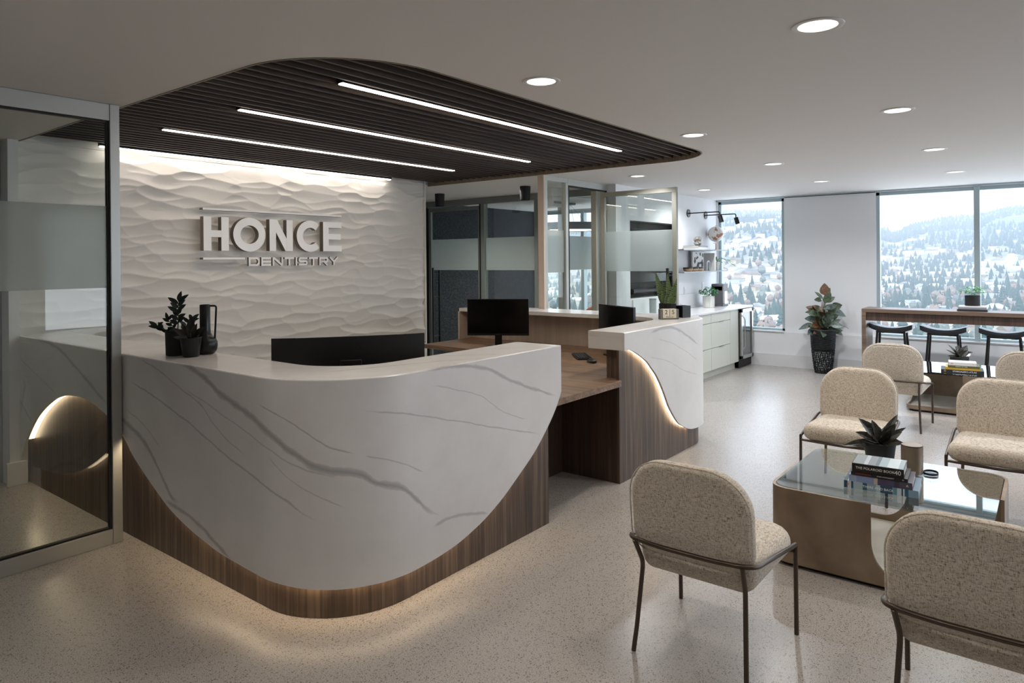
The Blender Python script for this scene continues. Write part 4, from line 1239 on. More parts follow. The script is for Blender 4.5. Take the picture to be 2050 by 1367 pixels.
t2_ = thing('eyeglasses', 'thin folded metal glasses poking out of the black pen holder', 'glasses', (5.79, 2.60, LZ + .10), R(-22))
obj('frame', MB().tube([(-.03, 0, -.09), (-.028, 0, .018), (-.018, 0, .022), (-.01, .003, .006), (-.005, .003, -.05)], .0012, 6, fillet=.006), 'silver', t2_)

# ------------------------------------------------------------------ table-top things
TZ = .4104
t_ = thing('potted_plant', 'rubber plant with large glossy dark leaves in a black pot on the near glass table', 'plant', (4.50, .80, TZ))
pot_parts(t_, hollow(.072, .086, .115), 'black_matte', .079, .095)
dark_plant(t_, .10, [(122, 56, .20, .075), (128, 4, .21, .055), (95, 66, .15, .06), (-50, 36, .19, .034), (-78, 60, .16, .06), (-42, 58, .22, .045), (60, 70, .15, .06), (-100, 22, .12, .06), (175, 30, .14, .06), (10, 38, .14, .055), (-150, 15, .11, .055), (-62, 10, .13, .05), (150, 52, .15, .06), (-20, 50, .15, .05), (100, 30, .14, .06), (-130, 55, .14, .06), (-90, 42, .15, .055), (140, 72, .16, .06)], 'leaf_rubber')
t_ = thing('portable_speaker', 'taupe cylindrical speaker with a loop strap standing behind the books on the near table', 'speaker', (4.355, .615, TZ))
obj('body', MB().lathe([(.034, 0), (.052, .003), (.0535, .012), (.0535, .150)], 40), 'champagne_metal', t_)
obj('top_rim', MB().lathe([(.0535, .1502), (.0535, .1535), (.052, .155), (.0, .153)], 40, cap=False), 'black_plastic', t_)
obj('top_panel', MB().lathe([(.0001, .1555), (.050, .1557), (.0505, .1545)], 40, cap=False), 'champagne_metal', t_)
sp_ = MB(); N = 36
for i in range(N):
    a = 2 * PI * i / N; x, y = .046 * math.cos(a) + .035, -.085 + .036 * math.sin(a)
    x2, y2 = .0435 * math.cos(a) + .035, -.085 + .0335 * math.sin(a)
    sp_.v += [(x, y, .001), (x, y, .013), (x2, y2, .013), (x2, y2, .001)]
for i in range(N):
    a = i * 4; b = ((i + 1) % N) * 4; sp_.f += [(a + k, a + (k + 1) % 4, b + (k + 1) % 4, b + k) for k in range(4)]
sp_.mi = [0] * len(sp_.f)
sp_.box(.018, .024, -.058, -.046, .001, .012)
obj('strap', sp_, 'black_matte', t_)

def cover(name, stops, axis='x', scale=1.0):
    m = mat(name, stops[0][1], .35); t = NT(m)
    sx = t.n('ShaderNodeSeparateXYZ'); tc = t.n('ShaderNodeTexCoord'); t.l(tc.outputs['Generated'], sx.inputs[0])
    t.l(t.ramp(sx.outputs[{'x': 0, 'y': 1}[axis]], stops, 'CONSTANT'), t.b.inputs['Base Color'])
cover('cover_photo', [(0, '#8f9a9c'), (.22, '#b9c4c9'), (.30, '#8a8f92'), (.45, '#5f6f76'), (.52, '#9fb0b5'), (.68, '#c8d4d6'), (.9, '#98a5a9')])
cover('cover_purple', [(0, '#8fa0bb'), (.12, '#7f8db2'), (.40, '#b5a696'), (.46, '#4a4560'), (.72, '#3b3547'), (.8, '#4c4856')])
cover('cover_teal', [(0, '#23485c'), (.05, '#b9bfc2'), (.10, '#2a5368'), (.13, '#9db1ba'), (.26, '#2c5266'), (.32, '#7f98a4'), (.44, '#a8bac2'), (.50, '#2b4c63'), (.66, '#5f8798'), (.72, '#b5c2c9'), (.78, '#1f4054'), (.80, '#c3cdd1'), (.82, '#2b5a70'), (.87, '#7590a4')])
mat('cover_black', '#171515', .35); mat('cover_red', '#7b2626', .4); mat('cover_yellow', '#c9a23c', .4); mat('cover_white', '#d9d6d2', .4); mat('cover_green', '#5a5d3a', .5); mat('cover_grey', '#7d8287', .45); mat('cover_dark', '#24262b', .4)
mat('print_white', '#e8e6e2', .5); mat('print_red', '#b33a3a', .5); mat('print_yellow', '#d8b93a', .5)
def book(label, loc, rz, w, d, h, cov, spine_txt=None, size=.02, tmat='print_white', group=None, name='book', off=0, extra=None, tsp=1.0):
    """spine faces local -y, long side along x"""
    t_ = thing(name, label, 'book', loc, rz, group)
    c = .003
    obj('cover', MB().box(-w / 2, w / 2, -d / 2, d / 2, 0, c).box(-w / 2, w / 2, -d / 2, d / 2, h - c, h).box(-w / 2, w / 2, -d / 2, -d / 2 + c, c, h - c), cov, t_, smooth=False)
    obj('pages', MB().box(-w / 2 + .003, w / 2 - .003, -d / 2 + c + .0005, d / 2 - .003, c + .0002, h - c - .0002), 'page', t_, smooth=False)
    if spine_txt:
        add_text('spine_title', spine_txt, size, tmat, t_, frame_mtx((off, -d / 2 - .0004, h / 2), (1, 0, 0), (0, 0, 1), (0, -1, 0)), depth=.0002, spacing=tsp)
    if extra:
        for (tx, sz, ox, tm) in extra:
            add_text('spine_mark', tx, sz, tm, t_, frame_mtx((ox, -d / 2 - .0004, h / 2), (1, 0, 0), (0, 0, 1), (0, -1, 0)), depth=.0002)
    return t_
GB = 'books stacked on the near glass table'
bz = TZ
brz = R(-86)
bc = (3.995, .70)
def bpos(dx, dy): return (bc[0] + dx, bc[1] + dy)
book('blue and white banded hardback at the bottom of the near stack', (4.015, .700, bz), brz, .335, .245, .036, 'cover_teal', 'THERE AND BACK', .017, off=-.01, extra=[('H', .018, -.150, 'print_red')], group=GB)
book('purple and blue hardback second from the bottom of the near stack', (4.005, .700, bz + .0364), brz, .285, .225, .034, 'cover_purple', None, extra=[('A', .016, .12, 'print_white')], group=GB)
book('thin black and red paperback under THE POLAROID BOOK', (3.995, .705, bz + .0708), brz, .255, .21, .018, 'cover_black', 'MAGNUM PHOTOS', .008, off=-.07, tmat='print_red', extra=[('STREET PHOTOGRAPHY', .007, .03, 'print_white'), ('O', .010, .108, 'print_white')], group=GB)
tb_ = book('THE POLAROID BOOK, thick black-spined book on top of the near stack', (3.99, .71, bz + .0892), brz, .235, .195, .042, 'cover_black', 'THE POLAROID BOOK', .0175, off=-.012, extra=[('40', .030, .09, 'print_white')], group=GB)
obj('front_cover_print', MB().box(-.114, .114, -.094, .094, .0421, .0425), 'cover_photo', tb_, smooth=False)
# far table
GF = 'books stacked on the far smoked glass table'
frz = R(-84)
fz = TZ
book('large dark star atlas at the bottom of the far stack', (8.50, .74, fz), frz, .37, .27, .030, 'cover_dark', "STARGAZER'S ATLAS", .022, off=.02, extra=[('O', .024, -.15, 'print_yellow')], group=GF)
book('yellow spined book in the far stack', (8.49, .735, fz + .0304), frz, .30, .22, .024, 'cover_yellow', None, group=GF)
book('dark olive spined book with white title in the far stack', (8.48, .725, fz + .0548), frz, .275, .21, .020, 'cover_green', 'HEART OF THE', .015, off=-.02, group=GF)
book('white paperback on top of the far stack', (8.47, .735, fz + .0752), frz, .24, .18, .032, 'cover_white', None, extra=[('H', .026, -.09, 'print_red'), ('N', .014, .09, 'print_red')], group=GF)
t_ = thing('potted_plant', 'small dark spiky plant in a black pot on the far smoked glass table', 'plant', (8.93, .80, TZ))
pot_parts(t_, hollow(.085, .09, .10), 'black_matte', .083, .085)
dark_plant(t_, .09, [(120, 55, .2, .035), (135, 35, .19, .03), (145, 15, .17, .03), (-50, 60, .17, .08), (-60, 30, .15, .07), (30, 75, .15, .08), (-80, 50, .12, .06), (100, 75, .14, .06), (-30, 10, .12, .05), (170, 40, .13, .05), (-10, 40, .12, .07)], 'leaf_rubber')
# bar table things
GBb = 'books on the bar table'
book('black book at the bottom of the bar table pair', (9.83, .745, BZ + .0004), R(-88), .30, .22, .022, 'cover_dark', None, group=GBb)
book('grey book lying on the black one on the bar table', (9.83, .745, BZ + .0228), R(-88), .28, .21, .024, 'cover_grey', None, group=GBb)
book('pale thin book directly under the green bar plant', (9.83, .745, BZ + .0472), R(-88), .27, .20, .014, 'cover_white', None, group=GBb)
def bushy(t_, z, n, spread, h0, L, mt, stem='stem_green', flat_=.5):
    mb = MB(); sm_ = MB()
    for i in range(n):
        az = random.uniform(0, 2 * PI); rr = spread * math.sqrt(random.random()); hh = h0 * random.uniform(.35, 1) * (1.1 - .5 * rr / spread)
        p = Vector((rr * math.cos(az), rr * math.sin(az), z + hh))
        if i % 3 == 0: sm_.tube([(0, 0, z - .01), (p.x * .4, p.y * .4, z + hh * .6), tuple(p)], .0012, 5)
        for k in range(3):
            a2 = az + random.uniform(-1.2, 1.2)
            leaf(mb, p, (math.cos(a2), math.sin(a2), random.uniform(-.1, .7)), (0, 0, 1), L * random.uniform(.7, 1.2), L * random.uniform(.45, .6), .3, .2, n=4)
    obj('leaves', mb, mt, t_); obj('stems', sm_, stem, t_)
t_ = thing('potted_plant', 'small bright green plant in a black pot standing on books on the bar table', 'plant', (9.83, .745, BZ + .0616))
pot_parts(t_, [(.075, 0), (.079, .004), (.079, .118), (.076, .120), (.074, .10)], 'black_matte', .073, .104)
bushy(t_, .11, 46, .12, .14, .045, 'leaf_bright')

# ------------------------------------------------------------------ kitchen
KY, CZ = 3.60, .895
ct = thing('countertop', 'white stone kitchen countertop with low backsplash beside the window', 'countertop', (9.4, 3.9, CZ))
obj('slab', MB().box(7.75, 10.49, KY - .03, 4.149, CZ - .025, CZ), 'quartz', ct, world=True, bev=.002)
obj('backsplash', MB().box(7.75, 10.49, 4.13, 4.149, CZ + .0005, CZ + .20), 'quartz', ct, world=True, bev=.001)
def cab(x0, x1, label, drawers):
    t_ = thing('kitchen_cabinet', label, 'cabinet', ((x0 + x1) / 2, KY, 0), 0, 'pale kitchen base cabinets')
    obj('body', MB().box(x0 + .001, x1 - .001, KY + .02, 4.14, .10, CZ - .026), 'cabinet', t_, world=True, smooth=False)
    obj('toe_kick', MB().box(x0 + .001, x1 - .001, KY + .06, KY + .075, .001, .099), 'cabinet', t_, world=True, smooth=False)
    if drawers:
        for (a, b_) in ((.105, .395), (.401, .735), (.741, CZ - .03)):
            d_ = obj('drawer', MB().box(x0 + .003, x1 - .003, KY, KY + .0195, a, b_), 'cabinet', t_, world=True, bev=.001)
            xm = (x0 + x1) / 2
            hz = MB().box(xm - .075, xm + .075, KY - .014, KY + .001, b_ - .003, b_ + .001)
            h_ = obj('handle', hz, 'steel', d_, smooth=False)
            for v in h_.data.vertices: v.co -= t_.location
    else:
        obj('door', MB().box(x0 + .003, x1 - .003, KY, KY + .0195, .105, CZ - .03), 'cabinet', t_, world=True, bev=.001)
cab(7.76, 8.24, 'pale grey base cabinet hidden behind the desk corner', True)
cab(8.24, 8.93, 'pale grey drawer cabinet half hidden by the marble desk corner', True)
cab(8.93, 9.62, 'pale grey three-drawer kitchen cabinet in full view', True)
cab(9.62, 9.945, 'narrow plain cabinet panel left of the glass-door fridge', False)
fr = thing('drinks_fridge', 'under-counter fridge with steel-framed glass door and black kick plate', 'fridge', (10.2, KY, 0))
fx0, fx1 = 9.955, 10.475
fb = MB().box(fx0, fx1, 4.10, 4.12, .04, CZ - .03).box(fx0, fx0 + .02, KY + .01, 4.10, .04, CZ - .03).box(fx1 - .02, fx1, KY + .01, 4.10, .04, CZ - .03).box(fx0, fx1, KY + .01, 4.10, CZ - .05, CZ - .03).box(fx0, fx1, KY + .01, 4.10, .04, .13)
obj('body', fb, 'black_plastic', fr, world=True, smooth=False)
for z_ in (.30, .48, .66): obj('shelf', MB().box(fx0 + .021, fx1 - .021, KY + .05, 4.09, z_, z_ + .006), 'shelf_glass', fr, world=True, smooth=False)
fd = MB(); a, c, d, e = fx0 + .03, fx1 - .0, .13, CZ - .035
fd.box(a, c, KY - .035, KY + .005, d, d + .05).box(a, c, KY - .035, KY + .005, e - .05, e).box(a, a + .05, KY - .035, KY + .005, d, e).box(c - .05, c, KY - .035, KY + .005, d, e)
dd = obj('door', fd, 'steel', fr, world=True, bev=.002)
g_ = obj('glass', MB().box(a + .045, c - .045, KY - .02, KY - .012, d + .045, e - .045), 'glass', dd, smooth=False)
h_ = obj('handle', MB().tube([(a + .025, KY - .035, .27), (a + .025, KY - .075, .32), (a + .025, KY - .075, .72), (a + .025, KY - .035, .77)], .008, 8, fillet=.02), 'steel', dd)
for o_2 in (g_, h_):
    for v in o_2.data.vertices: v.co -= fr.location
obj('kick_plate', MB().box(fx0, fx1, KY + .0, KY + .012, .01, .11).box(fx0, fx0 + .03, KY - .0, KY + .01, .11, CZ - .03), 'black_matte', fr, world=True, smooth=False)
sf_y0, sf_y1 = 3.90, 4.149
shelves = []
for z_, lb in ((1.735, 'upper slim grey wall shelf holding the globe'), (1.425, 'lower slim grey wall shelf holding bowls and a plant')):
    o = obj('wall_shelf', MB().box(8.76, 10.33, sf_y0, sf_y1, z_ - .014, z_), 'shelf_grey', bev=.001); tag(o, lb, 'shelf', 'grey wall shelves')
struct('trim_4', MB().box(8.755, 8.765, 4.135, 4.149, 1.40, 1.80), 'alu', smooth=False)
U, Lw = 1.7354, 1.4254
GSH = 'books on the upper kitchen shelf'
book('white book at the bottom of the shelf pair beneath the silver sculpture', (9.42, 4.02, U), 0, .34, .24, .030, 'cover_white', None, group=GSH)
book('dark grey book lying on the white one under the silver sculpture', (9.42, 4.02, U + .0304), 0, .34, .23, .022, 'cover_grey', None, group=GSH)
t_ = thing('silver_sculpture', 'small sculpture of clustered silver balls on the shelf books', 'ornament', (9.50, 4.02, U + .0528))
mb = MB(); rb_ = .030
cs = [(-.038, 0, .0301), (.038, 0, .0301), (0, .03, .042), (0, -.03, .046), (0, 0, .066), (-.034, .0, .104), (.034, 0, .106), (0, .036, .09), (0, -.034, .094)]
for c in cs: mb.lathe([(max(rb_ * math.sin(PI * k / 12), .0002), -rb_ * math.cos(PI * k / 12)) for k in range(13)], 18, c)
obj('balls', mb, 'silver', t_)
t_ = thing('desk_globe', 'white globe with copper coloured continents on a slim stand on the top shelf', 'globe', (10.18, 4.02, U))
mg = MATS['globe_map']; tg = NT(mg)
tg.l(tg.ramp(tg.noise(tg.coords('Object'), 9, 4, .6), [(.53, '#d9d7d2'), (.56, '#9a6248'), (.66, '#b98a70'), (.70, '#d9d7d2')]), tg.b.inputs['Base Color'])
gr_ = .118
obj('sphere', MB().lathe([(max(gr_ * math.sin(PI * k / 24), .0002), gr_ * -math.cos(PI * k / 24)) for k in range(25)], 36, (0, 0, .24)), 'globe_map', t_)
obj('stand', MB().lathe([(.07, 0), (.07, .004), (.01, .010), (.006, .03), (.006, .10)], 24).tube([(-.10, 0, .10), (0, 0, .098)], .004, 6), 'copper', t_)
ar = [(0 + .127 * math.cos(a), 0, .24 + .127 * math.sin(a)) for a in [R(-100 + 200 * k / 20) for k in range(21)]]
obj('meridian_arm', MB().tube(ar, .0035, 6), 'copper', t_)
t_ = thing('framed_picture', 'black and white blotched art panel leaning on the lower shelf', 'picture', (9.58, 4.06, Lw), R(-8))
ma = mat('blotch_print', '#dddddd', .4); tm = NT(ma)
tm.l(tm.ramp(tm.noise(tm.coords('Object'), 14, 1), [(.49, '#151515'), (.51, '#d8d8d6')], 'LINEAR'), tm.b.inputs['Base Color'])
obj('frame', MB().box(-.15, .15, -.012, .012, 0, .28), 'white_plastic', t_, bev=.002)
obj('print', MB().box(-.135, .135, -.0135, -.0125, .015, .265), 'blotch_print', t_, smooth=False)
t_ = thing('upright_book', 'tall cream book standing upright at the right of the art panel', 'book', (9.92, 4.03, Lw))
obj('cover', MB().box(-.022, -.018, -.10, .10, 0, .26).box(.018, .022, -.10, .10, 0, .26).box(-.018, .018, -.10, -.096, 0, .26), 'cover_white', t_, smooth=False)
obj('pages', MB().box(-.0178, .0178, -.0958, .095, .003, .257), 'page', t_, smooth=False)
t_ = thing('wire_bookend', 'grey arched ornament in front of the art panel on the lower shelf', 'ornament', (9.72, 3.955, Lw))
obj('arch', MB().tube([(-.05, 0, .006), (-.05, 0, .09)] + [(-.05 * math.cos(PI * k / 12), 0, .09 + .05 * math.sin(PI * k / 12)) for k in range(1, 12)] + [(.05, 0, .09), (.05, 0, .006)], .012, 10), 'shelf_grey', t_)
bl = None
for i, (x, lb) in enumerate(((9.06, 'tan bowl with black rim at the left of the lower shelf'), (9.26, 'tan bowl with black rim in the middle of the three shelf bowls'), (9.43, 'tan bowl with black rim nearest the art panel'))):
    if bl is None:
        bl = thing('bowl', lb, 'bowl', (x, 3.98, Lw), 0, 'tan shelf bowls')
        obj('body', MB().lathe([(.035, 0), (.058, .012), (.066, .034), (.066, .040), (.062, .040), (.055, .016), (.001, .010)], 28, cap=False).lathe([(.035, 0), (.0349, .0005)], 28), 'tan_clay', bl)
        obj('rim', MB().lathe([(.0665, .038), (.067, .058), (.062, .058), (.062, .038)], 28, cap=False), 'black_ceramic', bl)
    else: dup(bl, (x, 3.98, Lw), 0, lb, 'tan shelf bowls')
t_ = thing('potted_plant', 'trailing green plant in a pale stone pot on the window end of the lower shelf', 'plant', (10.15, 4.02, Lw))
pot_parts(t_, hollow(.052, .068, .125), 'stone_pot', .062, .105)
mb = MB()
for k in range(26):
    az = random.uniform(0, 2 * PI); el = random.uniform(10, 80)
    d = Vector((math.cos(az) * math.cos(R(el)), math.sin(az) * math.cos(R(el)), math.sin(R(el))))
    leaf(mb, d * random.uniform(.02, .07) + Vector((0, 0, .115)), d, (0, 0, 1), random.uniform(.07, .12), random.uniform(.035, .055), .5, .2, n=5)
for k in range(12):
    f_ = k / 11; p = Vector((.03 + .17 * f_, -.06 - .12 * f_, .17 + .03 * math.sin(f_ * 3) - .08 * f_))
    leaf(mb, p, (random.uniform(-.4, 1), random.uniform(-1, .2), random.uniform(-.4, .4)), (0, 0, 1), .075, .04, .3, .2, n=4)
obj('leaves', mb, 'leaf_bright', t_)
obj('trailing_stem', MB().tube([(.0, 0, .11), (.05, -.07, .20), (.12, -.12, .16), (.20, -.18, .10)], .002, 6, fillet=.04), 'stem_green', t_)
t_ = thing('potted_plant', 'bushy green plant in a white ribbed pot on the kitchen counter', 'plant', (9.66, 3.93, CZ + .0004))
pot_parts(t_, [(.072, 0), (.078, .004), (.080, .165), (.076, .167), (.073, .14)], 'white_ceramic', .072, .145, 48)
rbm = MB()
for k in range(28):
    a = 2 * PI * k / 28; rbm.tube([(.078 * math.cos(a), .078 * math.sin(a), .006), (.080 * math.cos(a), .080 * math.sin(a), .162)], .005, 5)
obj('ribs', rbm, 'white_ceramic', t_)
bushy(t_, .15, 60, .12, .16, .05, 'leaf_green')
t_ = thing('coffee_machine', 'dark grey single-serve coffee machine on the counter by the window', 'coffee machine', (10.08, 3.93, CZ + .0004))
obj('base', MB().box(-.10, .12, -.09, .09, 0, .03), 'grey_plastic', t_, bev=.006)
obj('tower', MB().box(-.10, -.02, -.09, .09, .031, .30), 'grey_plastic', t_, bev=.008)
obj('head', MB().box(-.10, .115, -.092, .092, .22, .33), 'grey_plastic', t_, bev=.015)
obj('water_tank', MB().box(-.018, .09, -.085, -.0, .031, .2195), 'steel', t_, smooth=False)
for i, (x, z_, lb) in enumerate(((9.33, 1.14, 'white wall outlet above the counter left of the ribbed pot'), (9.98, 1.19, 'white wall outlet just behind the coffee machine'))):
    t_ = thing('wall_outlet', lb, 'outlet', (x, 4.149, z_))
    obj('plate', MB().box(-.036, .036, -.006, -.0002, -.058, .058), 'white_plastic', t_, bev=.002)
    obj('socket', MB().box(-.017, .017, -.0075, -.0062, -.035, .035), 'white_metal', t_, smooth=False)
wl = None
for i, (x, z_, lb) in enumerate(((9.47, 2.262, 'left black wall lamp on a long straight arm above the shelves'), (10.10, 2.262, 'right black wall lamp on a long straight arm, its head in front of the window'))):
    if wl is None:
        wl = thing('wall_lamp', lb, 'wall lamp', (x, 4.149, z_), 0, 'black arm wall lamps')
        obj('wall_plate', MB().lathe([(.058, 0), (.058, .012)], 28, xf=Matrix.Rotation(R(90), 4, 'X')), 'black_metal', wl)
        obj('arm', MB().tube([(0, -.012, 0), (0, -.47, 0), (0, -.47, -.06)], .008, 10, fillet=.03), 'black_metal', wl)
        obj('head', MB().lathe([(.030, -.10), (.032, -.098), (.032, 0), (.008, .004)], 24, xf=Matrix.Translation((0, -.47, -.055)) @ Matrix.Rotation(R(-16), 4, 'X')), 'black_metal', wl)
    else: dup(wl, (x, 4.149, z_), 0, lb, 'black arm wall lamps')
# built-in display niche
t_ = thing('wall_display', 'black screen with a sound bar built into the wall niche behind the open glass door', 'screen', (8.41, 4.25, 1.6))
obj('niche_liner', MB().box(7.711, 9.119, 4.27, 4.285, 1.111, 2.089).box(7.711, 7.725, 4.16, 4.27, 1.111, 2.089).box(9.105, 9.119, 4.16, 4.27, 1.111, 2.089).box(7.725, 9.105, 4.16, 4.27, 2.075, 2.089).box(7.725, 9.105, 4.16, 4.27, 1.111, 1.125), 'black_matte', t_, world=True, smooth=False)
obj('screen', MB().box(7.80, 9.05, 4.235, 4.262, 1.30, 2.0), 'screen', t_, world=True, bev=.003)
obj('sound_bar', MB().tube([(7.85, 4.21, 1.19), (9.0, 4.21, 1.19)], .035, 20), 'black_plastic', t_, world=True)
t_ = thing('soap_dispenser', 'small grey canister on the counter seen past the monitor edge', 'dispenser', (8.02, 4.0, CZ + .0004))
obj('body', MB().lathe([(.045, 0), (.045, .19)], 28), 'grey_wall', t_)
obj('lid', MB().lathe([(.046, .1905), (.046, .205)], 28), 'alu_dark', t_)

# ceiling speakers and box
spk = None
for x, y, lb in ((6.83, 5.12, 'black cylinder speaker hanging from the ceiling beside the glass door post'), (6.80, 6.55, 'black cylinder speaker hanging from the ceiling beside the textured wall edge')):
    if spk is None:
        spk = thing('ceiling_speaker', lb, 'speaker', (x, y, CH), 0, 'black ceiling speakers')
        obj('body', MB().lathe([(.054, -.172), (.060, -.165), (.067, -.0005)], 32), 'black_matte', spk)
        obj('grille', MB().lathe([(.048, -.176), (.048, -.1722)], 28), 'black_plastic', spk)
    else: dup(spk, (x, y, CH), 0, lb, 'black ceiling speakers')
t_ = thing('ceiling_fixture', 'white square box on the ceiling behind the glass door post', 'ceiling fixture', (7.25, 5.03, CH))
obj('housing', MB().box(-.11, .11, -.11, .11, -.24, -.001), 'white_plastic', t_, bev=.006)
obj('vent', MB().box(-.09, .09, -.112, -.1105, -.2, -.17), 'grey_wall', t_, smooth=False)

# meeting room furniture that shows
t_ = thing('pendant_lamp', 'flat black drum pendant lamp glowing underneath in the meeting room', 'pendant lamp', (9.35, 6.12, 0))
obj('drum', MB().lathe([(.50, 2.075), (.52, 2.075), (.52, 2.19), (.50, 2.19), (.50, 2.08)], 48, cap=False).lathe([(.50, 2.17), (.50, 2.175)], 48), 'black_matte', t_)
obj('diffuser', MB().lathe([(.499, 2.085), (.499, 2.09)], 48), 'pendant_glow', t_)
obj('canopy', MB().lathe([(.10, CH - .03), (.10, CH - .001)], 28), 'black_matte', t_)
obj('cable', MB().tube([(.02, 0, CH - .03), (.30, .1, 2.19)], .0025, 5).tube([(-.02, 0, CH - .03), (-.3, .1, 2.19)], .0025, 5).tube([(0, -.02, CH - .03), (0, -.3, 2.19)], .0025, 5), 'black_metal', t_)
t_ = thing('meeting_chair', 'orange shell chair seen over the back ledge through the glass', 'chair', (9.74, 5.86, 0), R(37))
mb = MB(); pillow(mb, .24, .20, [.18, .18, .08, .08], .04, .018, lambda u, v, w: (-.20 - .10 * (v + .2) + w + .35 * u * u * 4 * .25, u, .665 + v), n=8)
obj('backrest', mb, 'orange_fabric', t_)
mb = MB(); pillow(mb, .22, .23, .09, .06, .028, lambda u, v, w: (u, v, .43 + w)); obj('seat', mb, 'orange_fabric', t_)
for sx in (-1, 1):
    for sy in (-1, 1): obj('leg', MB().tube([(sx * .14, sy * .15, .41), (sx * .2, sy * .21, 0)], .011, 8), 'black_metal', t_)

# ------------------------------------------------------------------ tall basket planter with the variegated fig
t_ = thing('potted_plant', 'leafy variegated plant with one coppery top leaf in a tall black wicker planter', 'plant', (10.25, 2.52, 0))
def br(z):
    return .106 + (.160 - .106) * (z / .60) ** .8 + .010 * math.sin(z / .60 * PI)
obj('inner_pot', MB().lathe([(br(.30) - .02, .30), (br(.58) - .014, .585), (br(.58) - .022, .585), (br(.5) - .03, .5)], 36), 'black_matte', t_)
obj('soil', MB().lathe([(.132, .545), (.132, .55)], 30), 'soil', t_)
mb = MB()
for k in range(44):
    a = 2 * PI * k / 44
    mb.tube([((br(z) - .003) * math.cos(a + .06 * math.sin(z * 40 + k * 2.1)), (br(z) - .003) * math.sin(a + .06 * math.sin(z * 40 + k * 2.1)), z) for z in np.linspace(.006, .60, 26)], .0034, 5)
z_ = .01
while z_ < .60:
    dense = z_ > .33
    amp = .003 if dense else .008
    ph = random.uniform(0, 6)
    mb.tube([((br(z_) + .002) * math.cos(a), (br(z_) + .002) * math.sin(a), z_ + amp * math.sin(a * 7 + ph)) for a in [2 * PI * k / 60 for k in range(60)]], .0042, 5, closed=True)
    z_ += .011 if dense else .030
mb.tube([((br(.60) + .002) * math.cos(a), (br(.60) + .002) * math.sin(a), .60) for a in [2 * PI * k / 48 for k in range(48)]], .009, 8, closed=True)
mb.lathe([(.103, 0), (.105, .006)], 36)
obj('basket', mb, 'rattan', t_)
pf = t_; PFZ = .551
vr = Vector((.61, -.79, 0)); fwd = Vector((-.79, -.61, 0))
la, lb_, lc = MB(), MB(), MB(); stm = MB()
def figleaf(mb, u, h, du, dh, df, L, Wd, fold=.2, droop=.15):
    """u,h: base position across/up from the soil; du,dh,df: pointing direction"""
    p = vr * u + Vector((0, 0, h)) + fwd * random.uniform(-.05, .08)
    d = vr * du + Vector((0, 0, dh)) + fwd * df
    leaf(mb, p, d, fwd + Vector((0, 0, .4)), L, Wd, droop, fold, n=7)
    stm.tube([(0, 0, 0), tuple(vr * u * .4 + Vector((0, 0, h * .6))), tuple(p)], .0035, 5)
figleaf(lb_, -.0, .53, -.05, 1, .1, .17, .14, .03, 0)
for a in [(.0, .42, .45, 1, .1, .2, .10), (.03, .50, .5, .9, -.3, .19, .07), (.05, .43, .8, .6, .0, .16, .08), (-.03, .48, -.8, .9, 0, .17, .05), (-.02, .46, -.9, .2, .3, .13, .07),
          (.06, .30, .9, .5, .2, .2, .085), (.15, .22, .5, .9, .4, .12, .09), (-.06, .24, -.7, .8, .6, .15, .10), (-.10, .30, -.9, .1, .1, .17, .06)]:
    figleaf(random.choice([la, la, lc]), *a)
for k in range(60):
    az = random.uniform(-1, 1); h = random.uniform(.02, .36)
    figleaf(random.choice([la, la, la, lc, lc, lb_]), az * .22 * random.random(), h, az * 1.3, random.uniform(-.35, .9), random.uniform(-.6, .9), random.uniform(.14, .22), random.uniform(.065, .105))
for k in range(10):
    az = random.uniform(-1, 1); figleaf(random.choice([lc, la]), az * .15, .05, az, -.45, .6, .13, .07)
figleaf(lb_, -.08, .26, .1, .6, 1, .13, .12); figleaf(lb_, .0, .14, -.4, .3, 1, .16, .10)
stm.tube([tuple(vr * .05 + Vector((0, 0, .2))), tuple(vr * .18 + Vector((0, 0, .15))), tuple(vr * .36 + Vector((0, 0, .06)))], .0025, 5)
for q_ in (la, lb_, lc, stm): xform(q_, Matrix.Translation((0, 0, PFZ)))
obj('green_leaves', la, 'leaf_fig', pf); obj('coppery_leaves', lb_, 'leaf_copper', pf); obj('grey_leaves', lc, 'leaf_grey', pf); obj('stems', stm, 'stem', pf)

# ------------------------------------------------------------------ outside: valley, hills, houses, trees
def az_of(px): return 38.0 - math.degrees(math.atan((px - 1025) / 1383.0))
ridge_px = [(600, 60), (1040, 62), (1092, 66), (1130, 58), (1165, 70), (1200, 74), (1300, 78), (1440, 81), (1570, 82), (1680, 68), (1757, 59), (1790, 49), (1830, 63), (1870, 72), (1950, 75), (1975, 78), (2010, 87), (2050, 90), (2400, 80)]
ra = sorted((az_of(p), e / 1383.0 * math.cos(R(az_of(p) - 38))) for p, e in ridge_px)
RA = [a for a, _ in ra]; RE = [e for _, e in ra]
near_px = [(600, .0), (1092, .0), (1300, .25), (1440, .75), (1500, 1.0), (1570, .95), (1680, .45), (1757, .15), (1900, .2), (2050, .3), (2400, .2)]
na = sorted((az_of(p), e) for p, e in near_px); NA = [a for a, _ in na]; NE = [e for _, e in na]
def tn(x, y, s):
    return math.sin(x * s + 1.3) * math.cos(y * s * 1.17 + .4) + .5 * math.sin(x * s * 2.3 + y * s * 1.7) + .25 * math.cos(x * s * 4.9 - y * s * 4.1)
